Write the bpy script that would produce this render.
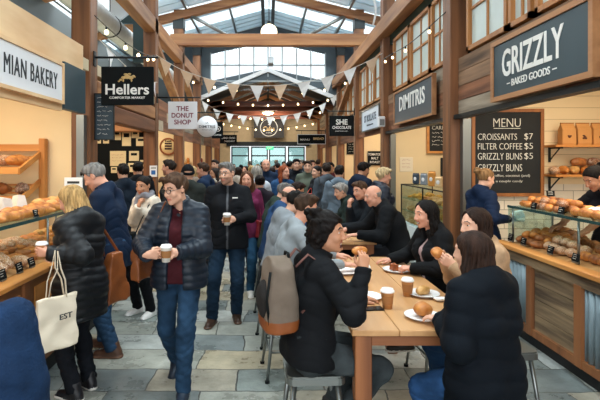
import bpy, math, random
import numpy as np
from mathutils import Vector, Matrix, noise as mnoise
for _o in list(bpy.data.objects): bpy.data.objects.remove(_o)
S = bpy.context.scene
COL = S.collection
random.seed(7)
PI = math.pi
# ---------------------------------------------------------------- camera (28 mm, level, shifted)
F = 466.7; CX, CY, CH = 268.0, 160.0, 1.85
cam_d = bpy.data.cameras.new('camera'); cam = bpy.data.objects.new('camera', cam_d); COL.objects.link(cam)
cam.location = (0, 0, CH); cam.rotation_euler = (PI/2, 0, 0)
cam_d.sensor_width = 36; cam_d.lens = 28.0; cam_d.clip_start = 0.05; cam_d.clip_end = 300
cam_d.shift_x = (300-CX)/600; cam_d.shift_y = -(200-CY)/600
S.camera = cam
# ---------------------------------------------------------------- light
W = bpy.data.worlds.new('overcast_sky'); S.world = W; W.use_nodes = True
W.node_tree.nodes['Background'].inputs[0].default_value = (0.90, 0.95, 1.0, 1)
W.node_tree.nodes['Background'].inputs[1].default_value = 1.15
S.view_settings.view_transform = 'Standard'; S.view_settings.look = 'None'
S.view_settings.gamma = 1.0; S.view_settings.use_curve_mapping = False
S.view_settings.exposure = 0.45
def area(name, loc, rot, sx, sy, power, col=(1, 1, 1)):
    l = bpy.data.lights.new(name, 'AREA'); l.shape = 'RECTANGLE'; l.size = sx; l.size_y = sy; l.energy = power; l.color = col
    o = bpy.data.objects.new(name, l); COL.objects.link(o); o.location = loc; o.rotation_euler = rot
    return o
# daylight entering through the roof glazing (above the panes), plus an added fill behind the camera
for yy in (3.0, 7.2, 11.4, 15.4, 19.6):
    for sx in (-1, 1):
        area('skylight_daylight', (sx*3.0, yy, 8.25), (0, sx*0.215, 0), 5.2, 1.7, 450, (0.92, 0.97, 1.0))
area('front_fill', (0.3, -3.6, 3.1), (math.radians(80), 0, 0), 6.0, 4.4, 175, (0.95, 0.98, 1.0))  # added soft frontal fill at the hall's open end, not a real opening
# ---------------------------------------------------------------- helpers
def PX(px, py, Y):
    "point seen at a pixel, Y metres in front of the camera"
    return ((px-CX)*Y/F, Y, CH-(py-CY)*Y/F)
def srgb(c):
    if isinstance(c, str):
        c = [int(c[i:i+2], 16)/255 for i in (0, 2, 4)]
    return tuple((x/12.92 if x <= .04045 else ((x+.055)/1.055)**2.4) for x in c)
MATS = {}
def mat(name, col, rough=.6, metal=0., bump=0., bscale=60., var=0., vscale=8., stretch=(1, 1, 1), emit=None, alpha=None, spec=.5, col2=None, sheen=0., trans=0., coat=0.):
    if name in MATS: return MATS[name]
    m = bpy.data.materials.new(name); m.use_nodes = True; MATS[name] = m
    nt = m.node_tree; N = nt.nodes; L = nt.links; b = N['Principled BSDF']
    c = srgb(col)
    b.inputs['Base Color'].default_value = (*c, 1); b.inputs['Roughness'].default_value = rough
    b.inputs['Metallic'].default_value = metal; b.inputs['Specular IOR Level'].default_value = spec
    if sheen: b.inputs['Sheen Weight'].default_value = sheen
    if coat: b.inputs['Coat Weight'].default_value = coat
    if trans: b.inputs['Transmission Weight'].default_value = trans
    if emit: b.inputs['Emission Color'].default_value = (*c, 1); b.inputs['Emission Strength'].default_value = emit
    m.diffuse_color = (*c, 1)
    tc = None
    if var or bump:
        tc = N.new('ShaderNodeTexCoord'); mp = N.new('ShaderNodeMapping'); mp.inputs['Scale'].default_value = stretch
        L.new(tc.outputs['Object'], mp.inputs[0])
    if var:
        n = N.new('ShaderNodeTexNoise'); n.inputs['Scale'].default_value = vscale; n.inputs['Detail'].default_value = 5
        L.new(mp.outputs[0], n.inputs['Vector'])
        r = N.new('ShaderNodeValToRGB'); L.new(n.outputs[0], r.inputs[0])
        c2 = srgb(col2) if col2 else tuple(x*(1-var) for x in c)
        r.color_ramp.elements[0].position = .33; r.color_ramp.elements[1].position = .68
        r.color_ramp.elements[0].color = (*c2, 1)
        r.color_ramp.elements[1].color = (*(c if col2 else [min(1, x*(1+var*.6)) for x in c]), 1)
        L.new(r.outputs[0], b.inputs['Base Color'])
    if bump:
        n = N.new('ShaderNodeTexNoise'); n.inputs['Scale'].default_value = bscale; n.inputs['Detail'].default_value = 4
        L.new(mp.outputs[0], n.inputs['Vector'])
        bp = N.new('ShaderNodeBump'); bp.inputs['Strength'].default_value = bump; bp.inputs['Distance'].default_value = .01
        L.new(n.outputs[0], bp.inputs['Height']); L.new(bp.outputs[0], b.inputs['Normal'])
    return m
def wood(name, col, col2, axis='z', rough=.55, scale=5., bump=.15):
    "grain runs along the axis"
    st = {'x': (.12, 1.6, 1.6), 'y': (1.6, .12, 1.6), 'z': (1.6, 1.6, .12)}[axis]
    return mat(name, col, rough, var=.3, vscale=scale, stretch=st, col2=col2, bump=bump, bscale=scale*5)
def glassy(name, tint=(.9, .95, .95), op=.12, rough=.03):
    "thin pane: mostly lets light through, some reflection"
    m = bpy.data.materials.new(name); m.use_nodes = True; MATS[name] = m
    nt = m.node_tree; N = nt.nodes; L = nt.links
    for n in list(N): N.remove(n)
    o = N.new('ShaderNodeOutputMaterial'); t = N.new('ShaderNodeBsdfTransparent'); g = N.new('ShaderNodeBsdfGlossy'); mx = N.new('ShaderNodeMixShader')
    t.inputs[0].default_value = (*tint, 1); g.inputs['Roughness'].default_value = rough; g.inputs[0].default_value = (.95, 1, 1, 1)
    mx.inputs[0].default_value = op
    L.new(t.outputs[0], mx.inputs[1]); L.new(g.outputs[0], mx.inputs[2]); L.new(mx.outputs[0], o.inputs[0])
    return m
class MB:
    "collects shapes into one mesh, each with a material slot"
    def __init__(s): s.v = []; s.f = []; s.m = []; s.sm = []
    def add(s, V, Fc, mi=0, M=None, smooth=False):
        o = len(s.v)
        for p in V:
            p = Vector(p)
            s.v.append(M @ p if M else p)
        for f in Fc: s.f.append([i+o for i in f]); s.m.append(mi); s.sm.append(smooth)
        return s
    def box(s, a, b, mi=0, M=None, bev=0.):
        x0, y0, z0 = [min(a[i], b[i]) for i in range(3)]; x1, y1, z1 = [max(a[i], b[i]) for i in range(3)]
        if bev <= 0:
            V = [(x0, y0, z0), (x1, y0, z0), (x1, y1, z0), (x0, y1, z0), (x0, y0, z1), (x1, y0, z1), (x1, y1, z1), (x0, y1, z1)]
            return s.add(V, [(0, 3, 2, 1), (4, 5, 6, 7), (0, 1, 5, 4), (1, 2, 6, 5), (2, 3, 7, 6), (3, 0, 4, 7)], mi, M)
        bev = min(bev, (x1-x0)/2.01, (y1-y0)/2.01, (z1-z0)/2.01)
        pts = []; idx = {}
        for X in (0, 1):
            for Y in (0, 1):
                for Z in (0, 1):
                    c = ((x0, x1)[X], (y0, y1)[Y], (z0, z1)[Z]); d = (bev*(1-2*X), bev*(1-2*Y), bev*(1-2*Z))
                    for ax in range(3):
                        idx[(X, Y, Z, ax)] = len(pts)
                        pts.append(tuple(c[i]+(d[i] if i != ax else 0) for i in range(3)))
        Fc = []
        q = [(0, 0), (1, 0), (1, 1), (0, 1)]
        for ax in range(3):
            for v in (0, 1):
                ids = []
                for (a_, b_) in q:
                    k = [0, 0, 0]; k[ax] = v; k[(ax+1) % 3] = a_; k[(ax+2) % 3] = b_
                    ids.append(idx[(*k, ax)])
                Fc.append(ids if v else ids[::-1])
        for ax in range(3):
            b1, b2 = (ax+1) % 3, (ax+2) % 3
            for (a_, b_) in q:
                e = []
                for v in (0, 1):
                    k = [0, 0, 0]; k[ax] = v; k[b1] = a_; k[b2] = b_
                    e.append((idx[(*k, b1)], idx[(*k, b2)]))
                f = [e[0][0], e[1][0], e[1][1], e[0][1]]
                Fc.append(f if (a_ == b_) else f[::-1])
        for X in (0, 1):
            for Y in (0, 1):
                for Z in (0, 1):
                    f = [idx[(X, Y, Z, 0)], idx[(X, Y, Z, 1)], idx[(X, Y, Z, 2)]]
                    Fc.append(f if (X+Y+Z) % 2 else f[::-1])
        return s.add(pts, Fc, mi, M)
    def tube(s, path, r, n=10, mi=0, M=None, closed=False, caps=True, flat=1.0):
        path = [Vector(p) for p in path]; R = r if isinstance(r, (list, tuple)) else [r]*len(path)
        V = []; Fc = []; prev = None
        for i, p in enumerate(path):
            if closed: d = path[(i+1) % len(path)]-path[i-1]
            else: d = path[min(i+1, len(path)-1)]-path[max(i-1, 0)]
            d = d.normalized() if d.length > 1e-9 else Vector((0, 0, 1))
            if prev is None:
                u = d.orthogonal().normalized() if abs(d.z) > .9 else d.cross(Vector((0, 0, 1))).normalized()
            else:
                u = (prev-d*prev.dot(d)); u = u.normalized() if u.length > 1e-6 else d.orthogonal().normalized()
            prev = u; w = d.cross(u)
            for k in range(n):
                a = 2*PI*k/n; V.append(p+(u*math.cos(a)+w*math.sin(a)*flat)*R[i])
        m = len(path)
        for i in range(m if closed else m-1):
            for k in range(n):
                j = (i+1) % m
                Fc.append((i*n+k, i*n+(k+1) % n, j*n+(k+1) % n, j*n+k))
        if caps and not closed:
            Fc.append(tuple(range(n))[::-1]); Fc.append(tuple((m-1)*n+k for k in range(n)))
        return s.add(V, Fc, mi, M, True)
    def lathe(s, prof, n=24, mi=0, M=None, cap=True):
        V = []; Fc = []
        for (r, z) in prof:
            for k in range(n):
                a = 2*PI*k/n; V.append((r*math.cos(a), r*math.sin(a), z))
        for i in range(len(prof)-1):
            for k in range(n): Fc.append((i*n+k, i*n+(k+1) % n, (i+1)*n+(k+1) % n, (i+1)*n+k))
        if cap:
            Fc.append(tuple(range(n))[::-1]); Fc.append(tuple((len(prof)-1)*n+k for k in range(n)))
        return s.add(V, Fc, mi, M, True)
    def prism(s, pts, z0, z1, mi=0, M=None):
        "polygon in xy extruded along z"
        n = len(pts)
        a = sum(pts[i][0]*pts[(i+1) % n][1]-pts[(i+1) % n][0]*pts[i][1] for i in range(n))
        if a < 0: pts = pts[::-1]
        V = [(x, y, z0) for x, y in pts]+[(x, y, z1) for x, y in pts]
        Fc = [tuple(range(n))[::-1], tuple(range(n, 2*n))]+[(i, (i+1) % n, (i+1) % n+n, i+n) for i in range(n)]
        return s.add(V, Fc, mi, M)
    def ball(s, c, r, n=12, mi=0, M=None):
        rr = r if isinstance(r, (tuple, list)) else (r, r, r)
        V = [(c[0], c[1], c[2]-rr[2])]; Fc = []; h = max(4, n//2)
        for i in range(1, h):
            t = PI*i/h
            for k in range(n):
                a = 2*PI*k/n
                V.append((c[0]+rr[0]*math.sin(t)*math.cos(a), c[1]+rr[1]*math.sin(t)*math.sin(a), c[2]-rr[2]*math.cos(t)))
        V.append((c[0], c[1], c[2]+rr[2])); T = len(V)-1
        for k in range(n):
            Fc.append((0, 1+(k+1) % n, 1+k)); Fc.append((T, 1+(h-2)*n+k, 1+(h-2)*n+(k+1) % n))
        for i in range(h-2):
            for k in range(n): Fc.append((1+i*n+k, 1+i*n+(k+1) % n, 1+(i+1)*n+(k+1) % n, 1+(i+1)*n+k))
        return s.add(V, Fc, mi, M, True)
    def build(s, name, mats, parent=None, origin=None):
        "link as one object. Without a parent the origin goes to the base of the shape; with one, coordinates are the parent's"
        me = bpy.data.meshes.new(name)
        if parent is None:
            if origin is None:
                xs = [p.x for p in s.v]; ys = [p.y for p in s.v]; zs = [p.z for p in s.v]
                origin = ((min(xs)+max(xs))/2, (min(ys)+max(ys))/2, min(zs))
            O = Vector(origin); V = [p-O for p in s.v]
        else: O = Vector((0, 0, 0)); V = s.v
        me.from_pydata([tuple(p) for p in V], [], s.f)
        me.polygons.foreach_set('material_index', s.m); me.polygons.foreach_set('use_smooth', s.sm)
        for m in (mats if isinstance(mats, (list, tuple)) else [mats]): me.materials.append(m)
        me.update()
        o = bpy.data.objects.new(name, me); COL.objects.link(o)
        o.location = O
        if parent: o.parent = parent
        return o
def tag(o, label=None, cat=None, group=None, kind=None):
    if label: o['label'] = label
    if cat: o['category'] = cat
    if group: o['group'] = group
    if kind: o['kind'] = kind
    return o
def thing(name, label, cat, loc=(0, 0, 0), rz=0., group=None):
    o = bpy.data.objects.new(name, None); COL.objects.link(o); o.empty_display_size = .1
    o.location = loc; o.rotation_euler = (0, 0, rz)
    return tag(o, label, cat, group)
def struct(name, mb, mats, label=None):
    o = mb.build(name, mats); o['kind'] = 'structure'
    if label: o['label'] = label
    return o
def dup(root, loc=None, rz=None, label=None, group=None, scale=None):
    def cp(o, par):
        c = o.copy(); COL.objects.link(c)
        if par: c.parent = par
        for ch in o.children: cp(ch, c)
        return c
    r = cp(root, None)
    if loc is not None: r.location = loc
    if rz is not None: r.rotation_euler = (0, 0, rz) if not isinstance(rz, tuple) else rz
    if scale: r.scale = scale if isinstance(scale, tuple) else (scale,)*3
    if label: r['label'] = label
    if group: r['group'] = group
    return r
def text_mb(txt, size, sx=1.0, depth=.003, bold=0., align='CENTER', sp=1.0):
    "lettering as an upright mesh in the xz plane facing -y, centred"
    cu = bpy.data.curves.new('lettering', 'FONT'); cu.body = txt; cu.size = size; cu.extrude = depth; cu.align_x = align; cu.align_y = 'CENTER'; cu.offset = bold; cu.resolution_u = 3; cu.space_character = sp
    o = bpy.data.objects.new('lettering', cu); COL.objects.link(o)
    dg = bpy.context.evaluated_depsgraph_get(); me = bpy.data.meshes.new_from_object(o.evaluated_get(dg))
    mb = MB(); mb.add([(v.co.x*sx, -v.co.z, v.co.y) for v in me.vertices], [tuple(p.vertices) for p in me.polygons])
    bpy.data.objects.remove(o); bpy.data.meshes.remove(me); bpy.data.curves.remove(cu)
    return mb
def lettering(parent, txt, size, m, loc=(0, 0, 0), rz=0., sx=1., bold=0., align='CENTER', name='lettering', sp=1.0):
    o = text_mb(txt, size, sx, .003, bold, align, sp).build(name, m, parent); o.location = loc; o.rotation_euler = (0, 0, rz)
    return o
# ---------------------------------------------------------------- distance fields -> smooth meshes
def rc(P, a, b, ra, rb):
    a = np.asarray(a, np.float32); ba = np.asarray(b, np.float32)-a; pa = P-a
    t = np.clip(pa@ba/max(float(ba@ba), 1e-9), 0, 1)
    q = pa-t[:, None]*ba
    return np.sqrt(np.einsum('ij,ij->i', q, q))-(ra+(rb-ra)*t)
def ell(P, c, r, R=None):
    p = P-np.asarray(c, np.float32)
    if R is not None: p = p@np.asarray(R, np.float32)
    r = np.asarray(r, np.float32)
    k0 = np.sqrt(((p/r)**2).sum(1)); k1 = np.sqrt(((p/(r*r))**2).sum(1))+1e-9
    return k0*(k0-1)/k1
def smin(a, b, k):
    h = np.maximum(k-np.abs(a-b), 0)/k
    return np.minimum(a, b)-h*h*k*.25
def smax(a, b, k): return -smin(-a, -b, k)
def nets(fn, lo, hi, h):
    "surface nets over a box: verts, quads"
    lo = np.asarray(lo, float)-h*1.5; hi = np.asarray(hi, float)+h*1.5
    n = np.ceil((hi-lo)/h).astype(int)+1
    ax = [lo[i]+h*np.arange(n[i]) for i in range(3)]
    G = np.stack(np.meshgrid(*ax, indexing='ij'), -1).astype(np.float32)
    V = fn(G.reshape(-1, 3)).reshape(n).astype(np.float32)
    I = V < 0
    c = [I[i:n[0]-1+i, j:n[1]-1+j, k:n[2]-1+k] for i in (0, 1) for j in (0, 1) for k in (0, 1)]
    s = sum(x.astype(np.int8) for x in c); act = (s > 0) & (s < 8)
    ids = -np.ones(act.shape, np.int64); A = np.argwhere(act); ids[act] = np.arange(len(A))
    acc = np.zeros((len(A), 3)); cnt = np.zeros(len(A))
    cr = [(i, j, k) for i in (0, 1) for j in (0, 1) for k in (0, 1)]
    cv = {q: V[A[:, 0]+q[0], A[:, 1]+q[1], A[:, 2]+q[2]] for q in cr}
    for q in cr:
        for d in range(3):
            if q[d] == 0:
                q2 = list(q); q2[d] = 1; q2 = tuple(q2)
                a, b = cv[q], cv[q2]; m = (a < 0) != (b < 0)
                t = np.where(m, a/np.where(m, a-b, 1), 0)
                p = np.tile(np.array(q, float), (len(A), 1)); p[:, d] = t
                acc[m] += p[m]; cnt[m] += 1
    vert = lo+(A+acc/np.maximum(cnt, 1)[:, None])*h
    quads = []
    for d in range(3):
        e, f = (d+1) % 3, (d+2) % 3
        sl0 = [slice(None)]*3; sl1 = [slice(None)]*3; sl0[d] = slice(0, -1); sl1[d] = slice(1, None)
        ch = I[tuple(sl0)] != I[tuple(sl1)]
        E = np.argwhere(ch); ok = (E[:, e] > 0) & (E[:, f] > 0) & (E[:, e] < n[e]-1) & (E[:, f] < n[f]-1); E = E[ok]
        ins = I[tuple(E.T)]
        def cid(de, df):
            Q = E.copy(); Q[:, e] += de; Q[:, f] += df
            return ids[tuple(Q.T)]
        q = np.stack([cid(-1, -1), cid(0, -1), cid(0, 0), cid(-1, 0)], 1)
        q[~ins] = q[~ins][:, ::-1]
        quads.append(q)
    Q = np.concatenate(quads)
    return vert, Q[(Q >= 0).all(1)]
def npmesh(name, V, Q, mats, mi=None, parent=None, loc=None):
    me = bpy.data.meshes.new(name); nv, nf = len(V), len(Q)
    me.vertices.add(nv); me.vertices.foreach_set('co', np.asarray(V, np.float32).ravel())
    me.loops.add(nf*4); me.loops.foreach_set('vertex_index', np.asarray(Q, np.int32).ravel())
    me.polygons.add(nf); me.polygons.foreach_set('loop_start', np.arange(nf, dtype=np.int32)*4); me.polygons.foreach_set('loop_total', np.full(nf, 4, np.int32))
    me.polygons.foreach_set('use_smooth', np.ones(nf, bool))
    for m in (mats if isinstance(mats, (list, tuple)) else [mats]): me.materials.append(m)
    if mi is not None: me.polygons.foreach_set('material_index', np.asarray(mi, np.int32))
    me.update(calc_edges=True); me.validate()
    o = bpy.data.objects.new(name, me); COL.objects.link(o)
    if parent: o.parent = parent
    if loc is not None: o.location = loc
    return o
def lump(P, f, a, ph=0.):
    "soft irregularity for cloth and dough"
    return a*(np.sin(P[:, 0]*f+1.3*np.sin(P[:, 2]*f*.7+ph))*np.sin(P[:, 2]*f*.9+ph*2+np.sin(P[:, 1]*f*.8))+.6*np.sin(P[:, 1]*f*1.3+P[:, 2]*f*.6+ph))
# ---------------------------------------------------------------- people
def fold(P, f, a, ph=0.):
    "soft creases of cloth"
    u = P[:, 2]*f+2.4*np.sin(P[:, 0]*13+ph)+1.9*np.sin(P[:, 1]*12+ph*2)
    m = .5+.5*np.sin(P[:, 0]*9+P[:, 2]*7+ph*3)
    return a*m*np.maximum(0, 1-np.abs(np.sin(u))*2.2)-a*.3*m
def Rm(rx=0, ry=0, rz=0):
    r = math.radians
    return np.array(Matrix.Rotation(r(rz), 3, 'Z') @ Matrix.Rotation(r(ry), 3, 'Y') @ Matrix.Rotation(r(rx), 3, 'X'), np.float32)
def unit(v):
    v = np.asarray(v, np.float32); return v/max(np.linalg.norm(v), 1e-9)
def ik(a, t, l1, l2, pole):
    a = np.asarray(a, np.float32); t = np.asarray(t, np.float32); d = t-a; L = float(np.linalg.norm(d))
    if L > (l1+l2)*.995: t = a+d/L*(l1+l2)*.995; d = t-a; L = float(np.linalg.norm(d))
    u = d/L; x = (l1*l1-l2*l2+L*L)/(2*L); y = math.sqrt(max(l1*l1-x*x, 0))
    p = np.asarray(pole, np.float32); p = p-u*float(p@u); p = unit(p)
    return a+u*x+p*y, t
LODH = [dict(head=.0046, hand=.0042, cloth=.0115, hair=.006, body=.024, shoe=.009), dict(head=.0068, hand=.0065, cloth=.016, hair=.0085, body=.034, shoe=.013), dict(head=.0105, hand=.009, cloth=.022, hair=.0125, body=.04, shoe=.018)]
_cache = {}
EYE = np.array((.031, .0685, .012), np.float32)
def head_mesh(lod, fem=0, smile=0., opened=0., beard=0):
    key = ('head', lod, fem, smile, opened, beard)
    if key in _cache: return _cache[key]
    def fn(P):
        P = P.copy(); P[:, 0] = np.abs(P[:, 0])
        d = ell(P, (0, -.012, .03), (.074, .096, .088))
        d = smin(d, ell(P, (0, .022, -.028), (.059-.002*fem, .07, .082)), .03)
        d = smin(d, rc(P, (.04, .012, -.062), (.0, .066, -.098), .026-.003*fem, .019-.001*fem), .03)
        d = smin(d, ell(P, (.037, .062, -.028), (.022, .02, .02)), .02)
        d = smin(d, rc(P, (.012, .086, .032), (.045, .069, .03), .009-.003*fem, .008-.002*fem), .015)
        d = smax(d, -ell(P, (.032, .099, .011), (.019, .02, .013)), .014)
        d = smin(d, rc(P, (0, .087, .016), (0, .106, -.026), .0085, .0115), .012)
        d = smin(d, ell(P, (.011, .096, -.03), (.0085, .01, .008)), .008)
        e = ell(P, EYE, (.0142,)*3); lid = np.minimum(np.maximum(e, (EYE[2]+.0026)-P[:, 2]), np.maximum(e, P[:, 2]-(EYE[2]-.0038)))
        d = smin(d, lid, .005)
        d = np.minimum(d, ell(P, EYE, (.0128,)*3))
        m = .006*smile
        d = smin(d, rc(P, (0, .0925, -.0565), (.025+.5*m, .078, -.059+m*1.6), .0055, .0035), .006)
        d = smin(d, rc(P, (0, .0905, -.068-.02*opened), (.022+.5*m, .076, -.062+m*1.3-.008*opened), .007, .0035), .006)
        if opened: d = smax(d, -ell(P, (0, .094, -.062-.006*opened), (.02, .02, .0035+.009*opened)), .003)
        ear = smax(ell(P, (.077, -.01, .002), (.011, .02, .032)), -ell(P, (.09, -.004, .004), (.009, .011, .02)), .006)
        d = smin(d, ear, .008)
        d = smin(d, rc(P, (0, -.022, -.05), (0, -.05, -.19), .052-.006*fem, .056-.006*fem), .03)
        return d
    V, Q = nets(fn, (-.1, -.13, -.2), (.1, .13, .125), LODH[lod]['head'])
    c = V[Q].mean(1); x = np.abs(c[:, 0]); y, z = c[:, 1], c[:, 2]
    mi = np.zeros(len(Q), np.int32)
    de = np.linalg.norm(np.stack([x, y, z], 1)-EYE, axis=1)
    m = .006*smile
    if beard: mi[(z < -.036) & (y > .0) & (z > -.13) & (y > .028-.25*(z+.1)) & ~((x < .011) & (z > -.047))] = 7
    lipd = np.abs(z-(-.0615+m*1.5*(x/.025)**1.5)); mi[(y > .068) & (x < .025+m*.4) & (lipd < .0095+.008*opened)] = 1
    if opened:
        ins = (x < .0195) & (y > .06) & (y < .0885) & (np.abs(z+.062+.006*opened) < .005+.009*opened)
        mi[ins] = 6; mi[ins & (z > -.0665-.004*opened)] = 5
    eyer = (de < .0137) & (y > .0705) & (z < EYE[2]+.005) & (z > EYE[2]-.0075)
    mi[eyer] = 2 if lod < 2 else 3; mi[eyer & (np.abs(x-EYE[0]) < .0085)] = 3
    br = .0345+.003*np.clip((x-.012)/.02, 0, 1)-.009*np.clip((x-.034)/.016, 0, 1)+.002*smile
    mi[(np.abs(z-br) < (.0031 if fem else .0045)) & (x > .011) & (x < .051) & (y > .05)] = 4
    if lod == 0:
        for s in (-1, 1):
            C = EYE*np.array((s, 1, 1))
            v, q = nets(lambda P: ell(P, C, (.0133,)*3), C-.014, C+.014, .0031)
            cc = v[q].mean(1); k = np.full(len(q), 2, np.int32); k[(np.hypot(cc[:, 0]-C[0], cc[:, 2]-C[2]) < .0074) & (cc[:, 1] > C[1])] = 3
            Q = np.concatenate([Q, q+len(V)]); V = np.concatenate([V, v]); mi = np.concatenate([mi, k])
    _cache[key] = (V, Q, mi); return _cache[key]
GRIP = {'relaxed': ((14, 24, 16), 0), 'cup': ((28, 42, 30), 1), 'hold': ((42, 42, 25), 1), 'flat': ((4, 8, 6), 0), 'fist': ((70, 85, 50), 1), 'pinch': ((50, 34, 20), 2)}
def hand_mesh(lod, grip, side):
    key = ('hand', lod, grip, side)
    if key in _cache: return _cache[key]
    curl, th = GRIP[grip]; segs = []
    fat = .0006*lod
    for i, (kx, ky, ln) in enumerate(((-.030, .084, .072), (-.010, .090, .079), (.010, .087, .073), (.028, .078, .058))):
        p = np.array((kx, ky, 0.)); a = 0; r0 = .0092-.0004*i+fat; sp = (-.07, -.02, .03, .09)[i]
        for j, fr in enumerate((.45, .31, .24)):
            a += math.radians(curl[j]+i*(3 if th else 1.5)); l = ln*fr
            q = p+np.array((sp*math.cos(a), math.cos(a), -math.sin(a)))*l
            segs.append((p, q, r0, r0-.0009)); p = q; r0 -= .0009
    tb = [((-.018, .022, -.006), (-.040, .050, -.016), (-.052, .076, -.02), (-.058, .098, -.022)),
          ((-.016, .022, -.010), (-.036, .044, -.030), (-.036, .066, -.050), (-.026, .086, -.060)),
          ((-.016, .022, -.010), (-.034, .048, -.030), (-.028, .074, -.046), (-.018, .096, -.052))][th]
    def fn(P):
        P = P.copy()
        if side < 0: P[:, 0] *= -1
        d = rc(P, (0, -.022, 0), (0, .012, -.001), .0275, .0265)
        for kx, ky in ((-.028, .078), (-.009, .083), (.010, .080), (.027, .072)):
            d = smin(d, rc(P, (kx*.55, .012, -.002), (kx, ky, 0), .0165, .0118), .014)
        d = smin(d, ell(P, (-.018, .035, -.01), (.017, .028, .013)), .012)
        for a, b, r0, r1 in segs: d = smin(d, rc(P, a, b, r0, r1), .004)
        for j in range(3): d = smin(d, rc(P, tb[j], tb[j+1], (.0135, .011, .0095)[j]+fat, (.011, .0095, .0082)[j]+fat), .008)
        return d
    V, Q = nets(fn, (-.085, -.075, -.12), (.085, .18, .04), LODH[lod]['hand'])
    _cache[key] = (V, Q); return _cache[key]
def hair_fn(style, ph=0.):
    fr = 1.0
    def fn(P):
        x, y, z = P[:, 0], P[:, 1], P[:, 2]; ax = np.abs(x)
        A = np.stack([ax, y, z], 1)
        ang = np.arctan2(x, y+.02)
        hl = (.1*y-.08*z-.0012)/.128
        cap = ell(P, (0, -.016, .036), (.084, .104, .092))
        if style == 'short':
            cap = smin(cap, ell(P, (.012, .03, .098), (.062, .075, .03)), .03)
            cap += .0035*np.sin(x*150+4*np.sin(y*30+ph))+.003*np.sin(y*95+z*60+ph)
            return smax(np.maximum(smax(cap, hl-.001, .012), -.062-z), -ell(A, (.088, .0, -.006), (.03, .026, .036)), .006)
        if style == 'bald':
            cap = ell(P, (0, -.014, .03), (.0785, .1, .09))
            return np.maximum(np.maximum(smax(cap, hl+.016, .01), -.062-z), np.maximum(z-.034, -ell(A, (.088, .0, -.006), (.03, .026, .036))))
        if style == 'buzz':
            cap = ell(P, (0, -.014, .033), (.0795, .1005, .0885))
            return np.maximum(np.maximum(smax(cap, hl-.001, .01), -.06-z), -ell(A, (.088, .0, -.006), (.03, .026, .036)))
        if style == 'cap':      # knitted beanie
            c2 = ell(P, (0, -.016, .04), (.09, .112, .1)); c2 += .0022*np.sin(ang*44)
            b = np.maximum(c2-.007, np.abs(z-.03+.25*(-y)) - .02)
            return np.minimum(np.maximum(c2, .02-z-.25*y), b)
        g = (.0035*np.sin(ang*26+3*np.sin(z*18+ph)+ph)+.002*np.sin(ang*61+z*25))*np.clip((.1-z)/.09, 0, 1)
        if style == 'bun':
            cap += g*.6
            d = smax(np.maximum(cap, -.06-z), hl-.001, .012)
            b = ell(P, (0, -.138, .066), (.046, .042, .045))+.003*np.sin(ang*9+z*170)
            return smin(d, b, .016)
        if style == 'updo':     # loose dark curls tied high, some falling to the nape
            cap -= .006
            d = smax(np.maximum(cap-.006+.004*np.sin(x*70+4*np.sin(z*40)), -.07-z), hl-.004+.007*np.sin(z*75+x*50), .008)
            rs = np.random.RandomState(3)
            for i in range(95):
                t = rs.rand(); a = rs.uniform(-2.3, 2.3)
                c = np.array((.092*math.sin(a)*(1-.15*t), -.045-.075*math.cos(a)*(.6+.4*rs.rand()), .11-.40*t*rs.rand()**.6-.03)); q = c+np.array((rs.uniform(-.02, .02), rs.uniform(-.025, .01), rs.uniform(-.05, -.02)))
                r_ = rs.uniform(.013, .024); d = smin(d, rc(P, c, q, r_, r_*.7), .006)
            for i in range(12):
                a = rs.uniform(0, 6.28); d = smin(d, ell(P, (.04*math.cos(a), -.09+.04*math.sin(a), .118+rs.uniform(-.03, .02)), (rs.uniform(.016, .028),)*3), .006)
            return d+.003*np.sin(x*90+3*np.sin(z*60+y*40))*np.sin(z*80+y*70)
        if style in ('long', 'bob', 'half'):
            L = {'long': -.30, 'half': -.22, 'bob': -.13}[style]
            d = cap-.004+.010*np.exp(-(x/.011)**2)*(y > -.06)
            d = smax(d, hl-.004, .012)
            d = np.maximum(d, -.1-z)
            d = smin(d, rc(A, (.052, -.018, .03), (.083, -.012, -.09), .034, .032), .03)
            d = smin(d, rc(A, (.083, -.012, -.09), (.088, .0 if style == 'long' else -.02, L), .034, .026), .02)
            d = smin(d, rc(A, (.0, -.06, .02), (.045, -.075, L+.02), .06, .042), .03)
            d = smax(d, -ell(P, (0, .082, -.022), (.067, .078, .115)), .012)
            return d+g*1.5+.004*np.sin(z*55+ang*5)*np.clip(-z/.1, 0, 1)
        if style == 'wavy':      # mid-length swept fringe over the brow
            d = smin(cap-.006, ell(P, (.02, .045, .085), (.07, .062, .034)), .03)
            d = smax(np.maximum(d, -.075-z), hl-.005, .012)
            d += .006*np.sin(x*75+3*np.sin(y*40+z*30))+.004*np.sin(y*80+z*50)
            return smax(d, -ell(A, (.09, .004, -.012), (.024, .022, .03)), .006)
        return cap
    return fn
def hair_mesh(style, lod):
    key = ('hair', style, lod)
    if key not in _cache:
        z0 = {'long': -.36, 'half': -.28, 'bob': -.18, 'updo': -.34}.get(style, -.12)
        _cache[key] = nets(hair_fn(style), (-.15, -.2, z0), (.15, .14, .2), LODH[lod]['hair'])
    return _cache[key]
SKINS = {}
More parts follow.
